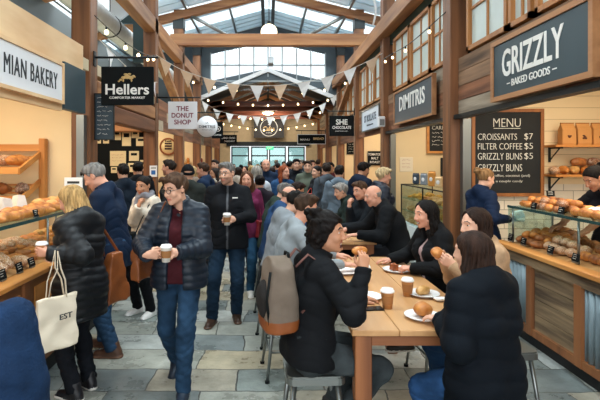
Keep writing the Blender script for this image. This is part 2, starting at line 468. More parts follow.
def skin_mats(tone, haircol):
    k = (tone, haircol)
    if k not in SKINS:
        t = {'fair': 'd9a78c', 'rosy': 'd69c82', 'tan': 'bd8767', 'pale': 'e0b49c'}[tone]
        c = [int(t[i:i+2], 16) for i in (0, 2, 4)]
        lip = '%02x%02x%02x' % (int(c[0]*.86), int(c[1]*.68), int(c[2]*.68))
        brd = '%02x%02x%02x' % (int(c[0]*.74), int(c[1]*.72), int(c[2]*.72))
        SKINS[k] = [mat('skin_'+tone, t, .5, bump=.05, bscale=250, spec=.4), mat('lips_'+tone, lip, .4), mat('eye_white', 'e8e2da', .25), mat('iris', '2e1f16', .2),
                    mat('brow_'+haircol, haircol, .8), mat('teeth', 'f2ece0', .25), mat('mouth', '4a1f1c', .5), mat('stubble_'+tone, brd, .75)]
    return SKINS[k]
def cloth_mat(col, rough=.8, kind='weave', sheen=.0):
    st = {'weave': (.25, 260, .12), 'fleece': (.5, 110, .3), 'denim': (.3, 320, .5), 'puffer': (.12, 60, .1), 'leather': (.15, 160, .2)}[kind]
    return mat('%s_%s' % (kind, col), col, rough, bump=st[0], bscale=st[1], var=st[2], vscale=9 if kind != 'denim' else 5, sheen=sheen, spec=(.12 if kind != 'puffer' else .3) if kind != 'leather' else .5)
def person(label, x, y, yaw, h=1.75, lod=1, wid=1.0, lean=0., side=0., twist=0., sit=None, head=(0, 0, 0), aL=None, aR=None, fL=None, fR=None,
           hair='short', haircol='2a1d15', skin='fair', fem=0, smile=0., opened=0., beard=0, glasses=0, jacket=None, trousers=None, shoes='2b221c', sole='d8d4cc', inner=None, scarf=None, group=None, hatcol=None, z0=0., bare=0.):
    k = h/1.75; H = LODH[lod]
    root = thing('person', label, 'person', (x, y, z0), math.radians(yaw), group)
    A = lambda *v: np.array(v, np.float32)
    pz = .945*k if sit is None else sit+.145*k
    P0 = A(0, 0, pz)
    Rp = Rm(-lean*.15 if sit is None else -lean*.3, side*.2, 0); R1 = Rm(-lean*.55, side*.6, twist*.5); R2 = Rm(-lean, side, twist); Rn = Rm(-lean*.65-4, side*.5, twist)
    Wp = P0+Rp@A(0, 0, .14*k); Cp = Wp+R1@A(0, 0, .18*k); Np = Cp+R2@A(0, -.012*k, .20*k)
    sw = .16*k*wid*(1-.08*fem)
    SH = {s: Np+R2@A(s*sw, -.004, -.05*k) for s in (-1, 1)}
    Rh = Rm(0, 0, head[0]+twist)@Rm(-head[1]-lean*.35, 0, 0)@Rm(0, head[2], 0)
    NB = Np+Rn@A(0, .018*k, .085*k); hs = .985*k**.5
    HC = NB+Rh@A(0, .024, .078)*hs
    arms = {}
    Ry = Rm(0, 0, yaw); B0 = A(x, y, z0)
    for s, a in ((-1, aL), (1, aR)):
        a = dict(a or {})       # keys with a leading w are in room coordinates
        if 'wt' in a: a['t'] = Ry.T@(A(*a['wt'])-B0)
        for q in ('n', 'dir', 'pole'):
            if 'w'+q in a: a[q] = Ry.T@A(*a['w'+q])
        t = a.get('t')
        t = SH[s]+A(s*.085, .05, -.52)*k if t is None else A(*t)
        E, Wr = ik(SH[s], t, .285*k, .25*k, a.get('pole', (s*.45, -.8, -.35)))
        fd = unit(Wr-E); hd = unit(a['dir']) if 'dir' in a else fd
        n = a.get('n', (-s*1., .15, 0)); n = A(*n); n = unit(n-hd*float(n@hd))
        arms[s] = dict(S=SH[s], E=E, W=Wr, fd=fd, hd=hd, n=n, grip=a.get('grip', 'relaxed'))
    legs = {}
    for s, f in ((-1, fL), (1, fR)):
        f = dict(f or {})
        if 'wp' in f: f['p'] = Ry.T@(A(*f['wp'])-B0)
        Hj = P0+A(s*.088*k, 0, -.03*k)
        p = f.get('p', (s*.11, .02, 0) if sit is None else (s*.13, .34, 0))
        An = A(p[0], p[1], p[2]+.085*k)
        Kn, An = ik(Hj, An, .44*k, .43*k, f.get('pole', (s*.12, 1, .1)))
        legs[s] = dict(H=Hj, K=Kn, A=An, toe=f.get('toe', s*-8), pitch=f.get('pitch', 0))
    lo_ = lambda pts, m: (np.min(pts, 0)-m, np.max(pts, 0)+m)
    def torso(P, g, ph=None):
        d = None
        for s in (-1, 1):
            a = P0+Rp@A(s*.066*wid*k, -.005, -.03*k); b = Wp+Rp@A(s*.05*wid*k, .005, 0); c = Cp+R1@A(s*.066*wid*k, .0, 0); e = Np+R2@A(s*.098*wid*k, -.012, -.085*k)
            q = smin(smin(rc(P, a, b, (.118+.006*fem)*k+g, (.108-.008*fem)*k*wid+g), rc(P, b, c, (.108-.008*fem)*k*wid+g, .112*k*wid+g), .03), rc(P, c, e, .112*k*wid+g, .078*k+g), .03)
            q = smin(q, rc(P, Np+R2@A(0, -.025*k, .015*k), SH[s]+R2@A(-s*.03*k, -.01, .0), .052*k+g, .05*k+g), .04)
            if fem: q = smin(q, ell(P, Cp+R2@A(s*.075*k, .085*k, .03*k), (.062*k+g*.6,)*3), .05)
            d = q if d is None else smin(d, q, .05)
        return d
    def armf(P, g, cut=None, quilt=0, pitch=.06):
        d = None
        for s in (-1, 1):
            a = arms[s]
            u = rc(P, a['S'], a['E'], .058*k+g, .047*k+g); f = rc(P, a['E'], a['W'], .046*k+g, .031*k+g*.85)
            if quilt:
                for w_, (p, q) in (('u', (a['S'], a['E'])), ('f', (a['E'], a['W']))):
                    t = (P-p)@unit(q-p); o = quilt*1.5*(np.abs(np.sin(PI*t/pitch))**.45-.7)
                    if w_ == 'u': u = u-o
                    else: f = f-o
            if cut is not None: f = np.maximum(f, (P-(a['W']+a['fd']*cut))@a['fd'])
            q = smin(u, f, .03)
            d = q if d is None else np.minimum(d, q)
        return d
    def legf(P, g, gs=None):
        d = None; gs = g if gs is None else gs
        for s in (-1, 1):
            l = legs[s]; q = smin(rc(P, l['H'], l['K'], .088*k+g, .058*k+g), rc(P, l['K'], l['A'], .056*k+g, .04*k+gs), .03)
            q = smin(q, ell(P, l['K']+(l['A']-l['K'])*.3+A(0, -.012, 0), (.05*k+g, .056*k+g, .09*k)), .03)
            d = q if d is None else smin(d, q, .012)
        return d
    jp = [SH[-1], SH[1], P0, Np, Wp]+[arms[s][q] for s in (-1, 1) for q in ('E', 'W')]
    lp = [P0]+[legs[s][q] for s in (-1, 1) for q in ('H', 'K', 'A')]
    # ---- body: head, neck, torso, limbs and hands in one mesh
    hv, hq, hm = head_mesh(lod, fem, smile, opened, beard)
    V = [(hv*hs)@Rh.T+HC]; Q = [hq]; MI = [hm]; nb = len(hv)
    for s in (-1, 1):
        a = arms[s]; v, q = hand_mesh(lod, a['grip'], s); Z = -a['n']; X = np.cross(a['hd'], Z)
        B = np.stack([X, a['hd'], Z], 1); v = (v*k*(.94 if fem else 1.0))@B.T+a['W']
        V.append(v); Q.append(q+nb); nb += len(v); MI.append(np.zeros(len(q), np.int32))
    def bodyf(P): return smin(smin(torso(P, -.022), armf(P, -.002 if bare else -.016), .02), legf(P, -.02), .03)
    lo, hi = lo_(jp+lp, .1)
    v, q = nets(bodyf, lo, hi, H['body']); V.append(v); Q.append(q+nb); MI.append(np.zeros(len(q), np.int32))
    hc = haircol
    npmesh('body', np.concatenate(V), np.concatenate(Q), skin_mats(skin, hc if hair != 'cap' else '2a1d15'), np.concatenate(MI), root)
    # ---- hair
    if hair:
        v, q = hair_mesh(hair, lod)
        npmesh('beanie' if hair == 'cap' else 'hair', (v*hs)@Rh.T+HC, q, mat('hair_'+hc, hatcol or hc, .62 if hair != 'cap' else .95, bump=.5, bscale=180, var=.5, vscale=40, stretch=(1, 1, .15), spec=.15), None, root)
    # ---- garments
    def topwear(name, col, kind='coat', g=.016, hem=.12, collar=.05, hood=0, open_=0, quilt=0, pitch=.06, cm='weave', rough=.8, sleeves=1, zip_=0, col2=None):
        dn = -(Rp@A(0, 0, 1)); nk0 = Np+Rn@A(0, .0, -.015*k); nk1 = Np+Rn@A(0, .02*k, (.02+collar)*k)
        up = unit(nk1-nk0)
        def fn(P):
            d = torso(P, g)
            for s in (-1, 1):
                d = smin(d, rc(P, P0+Rp@A(s*.07*wid*k, 0, 0), P0+Rp@A(s*.082*wid*k, .008, -hem-.12), .124*k+g, (.118*k if sit is None else .13*k)+g*1.2), .05)
            if quilt:
                t = (P-P0)@(R1@A(0, 0, 1)); d = d-quilt*1.5*(np.abs(np.sin(PI*t/pitch+.5*np.sin(P[:, 0]*14)))**.45-.7)+lump(P, 30, .003)
            else: d = d+lump(P, 24, .003)+fold(P, 34, .009)
            d = np.maximum(d, (P-P0)@dn-hem)
            if sleeves:
                a = armf(P, g, (.012 if not bare else -bare)*k, quilt*.8, pitch)
                if not quilt: a = a+lump(P, 38, .0028, 1.)+fold(P, 52, .009, 1.)
                d = smin(d, a, .018)
            if collar > .02: d = smin(d, rc(P, nk0, nk1, .066*k+g*.6, .062*k+g*.5), .03)
            if hood:
                hb = Np+R2@A(0, -.075*k, .0); d = smin(d, ell((P-hb)@R2, (0, 0, -.02), (.135*k, .065*k, .1*k)), .03)
                d = smin(d, rc(P, Np+R2@A(-.1*k, -.02*k, .02), Np+R2@A(.1*k, -.02*k, .02), .04*k, .04*k), .04)
            nc = np.maximum(rc(P, nk0-up*.0, nk0+up*.3, .054*k, .07*k), -(P-(nk0+up*.02))@up)
            d = np.maximum(d, -nc); d = np.maximum(d, np.where(np.linalg.norm((P-nk1), axis=1) < .16, (P-nk1)@up, -1))
            if open_:
                L = (P-Cp)@R1; t = np.clip((L[:, 2]+.4*k)/(.6*k), 0, 1)
                d = np.maximum(d, -np.maximum(np.abs(L[:, 0])-open_*(1.15-.35*t), .02-L[:, 1]))
            return d
        lo, hi = lo_(jp, .17+g); lo[2] = min(lo[2], P0[2]-hem-.06)
        v, q = nets(fn, lo, hi, H['cloth'])
        mats = [cloth_mat(col, rough, cm)]; mi = None
        if zip_:
            c = v[q].mean(1); L = (c-Cp)@R1; mi = ((np.abs(L[:, 0]) < .009) & (L[:, 1] > .03)).astype(np.int32); mats.append(mat('zip_'+zip_, zip_, .4))
        return npmesh(name, v, q, mats, mi, root)
    if inner: topwear(**{**dict(name='sweater', g=.004, hem=.06, collar=.02), **inner})
    topwear(**{**dict(name='jacket', col='15171b'), **(jacket or {})})
    tr = {**dict(col='1a1c22', cm='weave', g=.012), **(trousers or {})}
    def fn(P):
        d = legf(P, tr['g'], tr.get('gs', tr['g']+.008))
        for s in (-1, 1): d = smin(d, rc(P, P0+Rp@A(s*.075*wid*k, -.01, -.03*k), P0+Rp@A(s*.07*wid*k, 0, .1*k), .118*k+tr['g'], .11*k+tr['g']), .05)
        d = np.maximum(d, (P-P0)@(Rp@A(0, 0, 1))-.09*k)
        d = d+lump(P, 30, .003, 2.)+fold(P, 58, .012, 2.)+.0025*np.sin(P[:, 2]*75+3*np.sin(P[:, 0]*30)+2*np.sin(P[:, 1]*25))
        c = None
        for s in (-1, 1):
            l = legs[s]; u = unit(l['A']-l['K']); w = np.where(np.linalg.norm(P-l['A'], axis=1) < .2*k, (P-(l['A']+u*tr.get('cut', .02)*k))@u, -1); d = np.maximum(d, w)
        return d
    lo, hi = lo_(lp, .15)
    v, q = nets(fn, lo, hi, H['cloth']); npmesh('trousers', v, q, cloth_mat(tr['col'], tr.get('rough', .85), tr['cm']), None, root)
    for s in (-1, 1):
        l = legs[s]; B = Rm(0, 0, l['toe'])@Rm(l['pitch'], 0, 0)
        def sf(P):
            L = ((P-l['A'])@B)/k
            d = smin(rc(L, (0, -.045, -.045), (0, .02, -.045), .043, .042), rc(L, (0, .02, -.045), (0, .135, -.058), .044, .034), .03)
            d = smin(d, rc(L, (0, -.02, .0), (0, -.01, .05), .048, .046), .03)
            d = smin(d, np.maximum(rc(L, (0, -.05, -.07), (0, .14, -.07), .046, .044), L[:, 2]+.062), .004)
            d = np.maximum(d, -.0835-L[:, 2]); return np.maximum(d, L[:, 2]-.06)*k
        v, q = nets(sf, l['A']-.22*k, l['A']+.22*k, H['shoe'])
        c = ((v[q].mean(1)-l['A'])@B)/k; mi = (c[:, 2] < -.064).astype(np.int32)
        npmesh('shoe', v, q, [mat('shoe_'+shoes, shoes, .45, bump=.08, bscale=120), mat('sole_'+sole, sole, .7)], mi, root)
    Tw = Matrix.Translation((x, y, z0)) @ Matrix.Rotation(math.radians(yaw), 4, 'Z')
    Mh = Matrix.Translation([float(q) for q in HC]) @ Matrix([[float(q) for q in r] for r in Rh]).to_4x4() @ Matrix.Scale(float(hs), 4)
    if glasses:
        mb = MB()
        for s in (-1, 1):
            c = [(s*.031+.023*math.cos(a)*(1 if glasses != 2 else 1.05), .103-.0*abs(math.cos(a)), .008+.018*math.sin(a)) for a in [2*PI*i/16 for i in range(16)]]
            mb.tube(c, .0022, 6, closed=True)
            mb.tube([(s*.053, .1, .012), (s*.074, .07, .014), (s*.083, -.01, .012), (s*.083, -.03, -.004)], .002, 6)
        mb.tube([(-.009, .103, .012), (0, .106, .015), (.009, .103, .012)], .002, 6)
        if glasses == 2:       # sunglasses pushed back over the ear
            Mh2 = Mh @ Matrix.Rotation(math.radians(28), 4, 'X') @ Matrix.Translation((0, .012, .02))
        else: Mh2 = Mh
        o = mb.build('glasses', mat('glasses_frame', '1c1512', .35), root); o.matrix_local = Mh2
        for s in (-1, 1): MB().lathe([(.0225, -.0006), (.0225, .0006)], 16, M=Matrix.Translation((s*.031, .103, .008)) @ Matrix.Rotation(PI/2, 4, 'X') @ Matrix.Diagonal((1, .8, 1, 1))).build('lens', MATS.get('lens%d' % glasses) or glassy('lens%d' % glasses, (.97, .98, .98) if glasses != 2 else (.2, .2, .2), .05), o)
    if scarf:
        def fs(P):
            L = (P-(Np+Rn@A(0, .012*k, .045*k)))@Rn
            r = np.sqrt(L[:, 0]**2+(L[:, 1])**2)
            d = np.sqrt((r-.082*k)**2+(L[:, 2]*.75+.012*np.sin(np.arctan2(L[:, 0], L[:, 1])*3))**2)-.034
            d = smin(d, rc(L, (.03, .1*k, -.03), (.05, .155*k, -.27), .032, .04), .03)
            return d+.004*np.sin(L[:, 2]*150+np.sin(L[:, 0]*60))
        lo, hi = lo_([Np], .3); v, q = nets(fs, lo, hi, H['cloth']); npmesh('scarf', v, q, cloth_mat(scarf, .9, 'fleece'), None, root)
    def wpt(p): return Tw @ Vector([float(q) for q in p])
    J = dict(root=root, Tw=Tw, Np=wpt(Np), Cp=wpt(Cp), P0=wpt(P0), Wp=wpt(Wp), head=wpt(HC), k=k)
    for s, n in ((-1, 'L'), (1, 'R')):
        a = arms[s]
        J['S'+n] = wpt(a['S']); J['E'+n] = wpt(a['E']); J['W'+n] = wpt(a['W']); J['K'+n] = wpt(legs[s]['K'])
        J['grip'+n] = wpt(a['W']+a['hd']*.078*k+a['n']*.047*k); J['A'+n] = wpt(legs[s]['A'])
    return J
# ---------------------------------------------------------------- materials of the hall
M_post = wood('post_timber', '935f38', '5a371f', 'z')
M_beam_y = wood('beam_timber_long', 'b5804f', '85532f', 'y'); M_beam_x = wood('beam_timber_cross', 'b27d4c', '83502c', 'x')
M_frame = wood('window_timber', 'c28549', '9a6232', 'z'); M_board = wood('old_boards', 'a07c5e', '54402f', 'y', .8, 6, .4)
M_board2 = wood('old_boards_grey', 'a59682', '5f5345', 'y', .8, 6, .4); M_board3 = wood('old_boards_rust', '996545', '553321', 'y', .8, 6, .4)
M_boardx = wood('old_boards_cross', '8a6a50', '5a4232', 'x', .8, 3.5, .3)
M_ply = mat('plywood', 'ecca9c', .6, var=.12, vscale=3, stretch=(.6, .4, 1.6), col2='dbb080')
M_slate = mat('slate_paint', '31434a', .5, var=.08, vscale=3)
M_black = mat('black_paint', '101415', .75, spec=.15); M_cream = mat('cream_wall', 'ecd3a6', .75, var=.04, vscale=2)
M_steel = mat('steel', '8d9291', .35, metal=.9, bump=.03); M_dark = mat('dark_steel', '23282a', .45, metal=.6)
M_white = mat('white_paint', 'e9ebec', .5); M_roof = mat('roof_sheet', 'cfdce2', .5, var=.06, vscale=4); 
nt = M_roof.node_tree; tr_ = nt.nodes.new('ShaderNodeBsdfTranslucent'); tr_.inputs[0].default_value = (.62, .74, .80, 1); ms_ = nt.nodes.new('ShaderNodeMixShader'); ms_.inputs[0].default_value = .22
nt.links.new(nt.nodes['Principled BSDF'].outputs[0], ms_.inputs[1]); nt.links.new(tr_.outputs[0], ms_.inputs[2]); nt.links.new(ms_.outputs[0], nt.nodes['Material Output'].inputs[0])
M_glass = glassy('clear_glass')
M_pane = mat('frosted_pane', 'c3d0cb', .38, var=.1, vscale=2.5, spec=.6); M_darkroof = mat('dark_roof', '2a2826', .8)
M_gold = mat('gold_paint', 'c9a86c', .5); M_sky = glassy('skylight_glass', (.97, 1, 1), .06)
M_bulb = mat('bulb_glow', 'ffdfa8', .3, emit=4.0); M_chalk = mat('chalk', 'e6e3d8', .8); M_kick = mat('kickplate', '141414', .6)
M_orangewood = wood('pale_pine', 'd3924c', 'b87534', 'x'); M_orangewood_z = wood('pale_pine_upright', 'd3924c', 'b87534', 'z'); M_orangewood_y = wood('pale_pine_long', 'd3924c', 'b87534', 'y')
# ---------------------------------------------------------------- floor: slate flags of mixed colour
m = bpy.data.materials.new('slate_flags'); m.use_nodes = True; nt = m.node_tree; N = nt.nodes; L = nt.links; b = N['Principled BSDF']
tc = N.new('ShaderNodeTexCoord'); mp = N.new('ShaderNodeMapping'); mp.inputs['Location'].default_value = (.13, .08, 0)
nz = N.new('ShaderNodeTexNoise'); nz.inputs['Scale'].default_value = 1.1
nz2 = N.new('ShaderNodeTexNoise'); nz2.inputs['Scale'].default_value = 9; nz2.inputs['Detail'].default_value = 5; L.new(mp.outputs[0], nz2.inputs['Vector']); mx2 = N.new('ShaderNodeVectorMath'); mx2.operation = 'MULTIPLY_ADD'; mx2.inputs[1].default_value = (.035, .03, 0); L.new(nz2.outputs['Color'], mx2.inputs[0]); L.new(mp.outputs[0], mx2.inputs[2])
mixv = N.new('ShaderNodeVectorMath'); mixv.operation = 'MULTIPLY_ADD'; mixv.inputs[1].default_value = (.22, .13, 0)
L.new(tc.outputs['Object'], mp.inputs[0]); L.new(mp.outputs[0], nz.inputs['Vector']); L.new(nz.outputs['Color'], mixv.inputs[0]); L.new(mx2.outputs[0], mixv.inputs[2])
bt = N.new('ShaderNodeTexBrick'); bt.inputs['Scale'].default_value = 1; bt.inputs['Brick Width'].default_value = .72; bt.inputs['Row Height'].default_value = .40
bt.inputs['Mortar Size'].default_value = .007; bt.inputs['Mortar Smooth'].default_value = .4; bt.offset = .37; bt.squash = 1.45; bt.squash_frequency = 3
bt.inputs['Color1'].default_value = (0, 0, 0, 1); bt.inputs['Color2'].default_value = (1, 1, 1, 1); bt.inputs['Mortar'].default_value = (.5, .5, .5, 1)
L.new(mixv.outputs[0], bt.inputs['Vector'])
cr = N.new('ShaderNodeValToRGB'); cr.color_ramp.interpolation = 'CONSTANT'; els = cr.color_ramp.elements
cols = [(0, '9a9e98'), (.14, 'a49e90'), (.26, '7c8485'), (.40, 'aeb3b1'), (.52, 'aea48e'), (.62, '878f8c'), (.76, 'a0a29a'), (.88, '717979')]
els[0].color = (*srgb(cols[0][1]), 1); els[1].position = cols[1][0]; els[1].color = (*srgb(cols[1][1]), 1)
for p, c in cols[2:]: e = els.new(p); e.color = (*srgb(c), 1)
L.new(bt.outputs['Color'], cr.inputs[0])
n2 = N.new('ShaderNodeTexNoise'); n2.inputs['Scale'].default_value = 3.2; n2.inputs['Detail'].default_value = 8; n2.inputs['Roughness'].default_value = .65; L.new(mp.outputs[0], n2.inputs['Vector'])
r2 = N.new('ShaderNodeValToRGB'); r2.color_ramp.elements[0].color = (.5, .5, .48, 1); r2.color_ramp.elements[1].color = (1.25, 1.24, 1.2, 1); r2.color_ramp.elements[0].position = .3; r2.color_ramp.elements[1].position = .7
L.new(n2.outputs[0], r2.inputs[0])
mu = N.new('ShaderNodeMix'); mu.data_type = 'RGBA'; mu.blend_type = 'MULTIPLY'; mu.inputs[0].default_value = 1; L.new(cr.outputs[0], mu.inputs[6]); L.new(r2.outputs[0], mu.inputs[7])
mo = N.new('ShaderNodeMix'); mo.data_type = 'RGBA'; L.new(bt.outputs['Fac'], mo.inputs[0]); L.new(mu.outputs[2], mo.inputs[6]); mo.inputs[7].default_value = (*srgb('4a4b47'), 1)
L.new(mo.outputs[2], b.inputs['Base Color'])
rr = N.new('ShaderNodeMapRange'); L.new(n2.outputs[0], rr.inputs[0]); rr.inputs[3].default_value = .16; rr.inputs[4].default_value = .42; L.new(rr.outputs[0], b.inputs['Roughness'])
inv = N.new('ShaderNodeMath'); inv.operation = 'MULTIPLY_ADD'; L.new(bt.outputs['Fac'], inv.inputs[0]); inv.inputs[1].default_value = -.6; L.new(n2.outputs[0], inv.inputs[2])
bp = N.new('ShaderNodeBump'); bp.inputs['Strength'].default_value = .5; bp.inputs['Distance'].default_value = .02; L.new(inv.outputs[0], bp.inputs['Height']); L.new(bp.outputs[0], b.inputs['Normal'])
M_flag = m
struct('floor', MB().box((-6.6, -4, -.2), (6.6, 27, 0)), M_flag, 'worn slate flagstone floor of the market hall')
# ---------------------------------------------------------------- outer walls, roof
M_outer = mat('outer_wall', '5d5a55', .8)
struct('wall_left', MB().box((-6.6, -4, 0), (-6.45, 27, 5.2)), M_outer, 'outer wall behind the bakery side')
struct('wall_right', MB().box((6.45, -4, 0), (6.6, 27, 5.2)), M_outer, 'outer wall behind the baked goods side')
ROOF = lambda x: 6.85-.27*abs(x)
bands = [(-4, 2.1, 0), (2.1, 3.9, 1), (3.9, 6.3, 0), (6.3, 8.1, 1), (8.1, 10.5, 0), (10.5, 12.3, 1), (12.3, 13.25, 0), (13.25, 14.25, 1), (14.4, 15.35, 1), (15.35, 17.1, 0)]
bands.append((14.25, 14.4, 0))
for sx in (-1, 1):
    mr, mg = MB(), MB()
    for y0, y1, g in bands:
        V = [(0, y0, ROOF(0)), (sx*6.6, y0, ROOF(6.6)), (sx*6.6, y1, ROOF(6.6)), (0, y1, ROOF(0))]
        V += [(a, b_, c+.06) for a, b_, c in V]
        fs = [(0, 1, 2, 3), (7, 6, 5, 4), (0, 4, 5, 1), (1, 5, 6, 2), (2, 6, 7, 3), (3, 7, 4, 0)]
        (mg if g else mr).add(V, fs)
        if not g:      # ribs of the sheeting
            n = max(1, int((y1-y0)/.42))
            for i in range(n+1):
                yy = y0+(y1-y0)*i/n
                mr.add([(0, yy-.02, ROOF(0)-.03), (sx*6.6, yy-.02, ROOF(6.6)-.03), (sx*6.6, yy+.02, ROOF(6.6)-.03), (0, yy+.02, ROOF(0)-.03), (0, yy-.02, ROOF(0)), (sx*6.6, yy-.02, ROOF(6.6)), (sx*6.6, yy+.02, ROOF(6.6)), (0, yy+.02, ROOF(0))], fs)
    struct('ceiling', mr, M_roof, 'blue grey sheet roof slope above the hall')
    struct('skylight', mg, M_sky, 'bright roof glazing strips in the sheet roof')
    for xx in (1.15, 2.3, 3.5, 4.8):     # purlins seen as lines along the slope
        struct('trim_purlin', MB().box((sx*xx-.035, -4, ROOF(xx)-.13), (sx*xx+.035, 17.1, ROOF(xx)-.03)), M_steel)
for sx in (-1, 1): struct('trim_ridge', MB().box((sx*.16-.05, -4, 6.48), (sx*.16+.05, 17.1, 6.8)), M_dark)
# glazed gable where the high roof ends, over the lower back hall
gy = 17.1; G = lambda x: 6.85-.27*abs(x)
mb = MB()
def quadY(mb, pts, y, t=.12, mi=0):
    n = len(pts); V = [(x, y, z) for x, z in pts]+[(x, y+t, z) for x, z in pts]
    mb.add(V, [tuple(range(n)), tuple(range(n, 2*n))[::-1]]+[(i, i+n, (i+1) % n+n, (i+1) % n) for i in range(n)], mi)
for sx in (-1, 1):
    quadY(mb, [(sx*2.1, 4.2), (sx*6.5, 3.1), (sx*6.5, 5.1), (sx*2.1, 6.28)], gy)
    quadY(mb, [(sx*2.1, 5.75), (sx*2.1, 6.28), (0, 6.85), (0, 6.2)], gy)
    quadY(mb, [(0, 4.8), (0, 5.2), (sx*2.1, 4.75), (sx*2.1, 4.3)], gy)
struct('wall_gable', mb, mat('gable_grey', '4e5a62', .7), 'grey gable wall around the high window')
win = MB()
for x in (-2.1, -1.57, -1.05, -.52, 0, .52, 1.05, 1.57, 2.1): win.box((x-.022, gy-.02, 4.75 if abs(x) > 1 else 4.9), (x+.022, gy+.05, 6.2-.2*abs(x)))
for z in (4.72, 5.30): win.box((-2.1, gy-.02, z), (2.1, gy+.05, z+.045))
w1 = win.build('window_1', mat('window_bar', '9aa4a8', .4)); w1['kind'] = 'structure'; w1['label'] = 'high glazed gable window over the back hall'
pn = MB(); quadY(pn, [(-2.1, 4.4), (2.1, 4.4), (2.1, 5.75), (0, 6.2), (-2.1, 5.75)], gy+.06-w1.location.y, .01)
for i, p in enumerate(pn.v): pn.v[i] = Vector((p.x-w1.location.x, p.y, p.z-w1.location.z))
pn.build('pane', M_sky, w1)
# lower back hall
R2 = lambda x: 5.12-.42*abs(x)
mr = MB()
for sx in (-1, 1):
    V = [(0, gy, R2(0)), (sx*2.75, gy, R2(2.75)), (sx*2.75, 26, R2(2.75)), (0, 26, R2(0))]; V += [(a, b_, c+.1) for a, b_, c in V]
    mr.add(V, [(0, 1, 2, 3), (7, 6, 5, 4), (0, 4, 5, 1), (1, 5, 6, 2), (2, 6, 7, 3), (3, 7, 4, 0)])
    mr.box((sx*2.6, gy+.05, 3.9), (sx*6.5, 26, 4.0))
struct('ceiling_back', mr, M_darkroof, 'dark pitched ceiling of the back hall')
for sx in (-1, 1):
    mb = MB(); quadY(mb, [(0, 5.22), (0, 5.07), (sx*2.75, 3.92), (sx*2.75, 4.07)], gy-.1, .12); struct('trim_bargeboard', mb, M_white, 'pale sloping board along the lower gable')
for yy in (18.6, 20.4, 22.4, 24.4):
    for sx in (-1, 1):
        mb = MB(); quadY(mb, [(sx*.05, 5.0), (sx*.05, 4.84), (sx*2.6, 3.78), (sx*2.6, 3.98)], yy, .12); struct('beam', mb, M_beam_x)
    struct('beam', MB().box((-2.6, yy, 4.0), (2.6, yy+.12, 4.2)), wood('beam_reddish', '8a4c34', '5f2f20', 'x'))
# far wall with doors
mb = MB(); M_tan = mat('tan_wall', 'd8c09a', .8, var=.05)
mb.box((-6.5, 26, 2.75), (6.5, 26.15, 5.2)); mb.box((-6.5, 26, 0), (-2.1, 26.15, 2.75)); mb.box((2.1, 26, 0), (6.5, 26.15, 2.75)); struct('wall_back', mb, M_tan, 'tan end wall over the entrance doors')
struct('trim_doorhead', MB().box((-2.3, 25.85, 2.62), (2.3, 26.0, 2.86)), M_dark)
for i, (x0, x1) in enumerate(((-2.05, -1.05), (-.95, 0), (.05, 1.0), (1.1, 2.05))):
    f = MB(); w = .07
    f.box((x0, 25.95, 0), (x0+w, 26.05, 2.6)); f.box((x1-w, 25.95, 0), (x1, 26.05, 2.6)); f.box((x0, 25.95, 2.53), (x1, 26.05, 2.6)); f.box((x0, 25.95, 0), (x1, 26.05, .2)); f.box((x0, 25.95, 2.05), (x1, 26.05, 2.12))
    o = f.build('door_%d' % (i+1), M_dark); o['kind'] = 'structure'
    p = MB().box((x0+w-o.location.x, -.01, .2), (x1-w-o.location.x, .01, 2.53)); p.build('pane', MATS.get('door_glass') or glassy('door_glass', (.5, .64, .62), .08), o)
    MB().tube([(0.38, -.06, .9), (.38, -.06, 1.5)], .02).build('handle', M_steel, o)
# ---------------------------------------------------------------- timber posts, long beams, party walls
YB = [6.3, 9.95, 13.15, 16.5, 19.8, 23.1]
XL, XR = -2.4, 2.57
for i, yb in enumerate(YB):
    for s in (-1, 1):
        x0, x1 = (XL-.26, XL) if s < 0 else (XR-.11, XR+.14)
        top = ROOF(2.6)-.05 if yb < gy else 3.85
        p = struct('post', MB().box((x0, yb, 0), (x1, yb+.28, top), bev=.012), M_post, 'brown timber post at the stall corner')
        if yb < gy:
            struct('trim_bracket', MB().box((x0-.02, yb-.02, 5.55), (x1+.02, yb+.3, 6.0)), M_dark, 'dark steel plate at the post head')
for s, x0, z0, z1 in ((-1, -2.62, 4.58, 4.9), (1, 2.34, 4.46, 4.78)):
    struct('beam', MB().box((x0, -1, z0), (x0+.22, gy, z1), bev=.01), M_beam_y, 'long pale timber beam over the stall fronts')
struct('beam', MB().box((-2.75, 13.1, 5.07), (2.95, 13.32, 5.4), bev=.01), M_beam_x, 'timber tie beam across the hall')
for yy in (13.12, 9.9, 6.3):
    for sx in (-1, 1):
        mb = MB(); quadY(mb, [(sx*.22, 6.62), (sx*.22, 6.40), (sx*6.3, 4.86), (sx*6.3, 5.1)], yy, .18); struct('beam', mb, M_beam_x, 'sloping timber rafter of the roof truss')
for sx in (-1, 1):
    struct('trim_strut', MB().tube([(sx*1.2, 13.2, 5.4), (sx*2.4, 13.2, 6.05)], .05, 6), M_steel)
# diagonal braces on the bakery side
def bar(a, b_, w, t, m, name='beam', label=None):
    a, b_ = Vector(a), Vector(b_); d = (b_-a); Lg = d.length
    q = d.to_track_quat('Z', 'X' if abs(d.normalized().x) < .9 else 'Y').to_matrix().to_4x4(); mm = Matrix.Translation(a) @ q
    return struct(name, MB().box((-t/2, -w/2, 0), (t/2, w/2, Lg), M=mm), m, label)
bar((-2.51, 10.1, 4.5), (-2.51, 12.9, 3.4), .2, .12, M_beam_y, label='diagonal timber brace beside the donut sign')
bar((-2.51, 13.4, 4.5), (-2.51, 16.2, 3.5), .18, .12, M_beam_y)
bar((2.5, 13.4, 4.4), (2.5, 16.2, 3.5), .18, .12, M_beam_y)
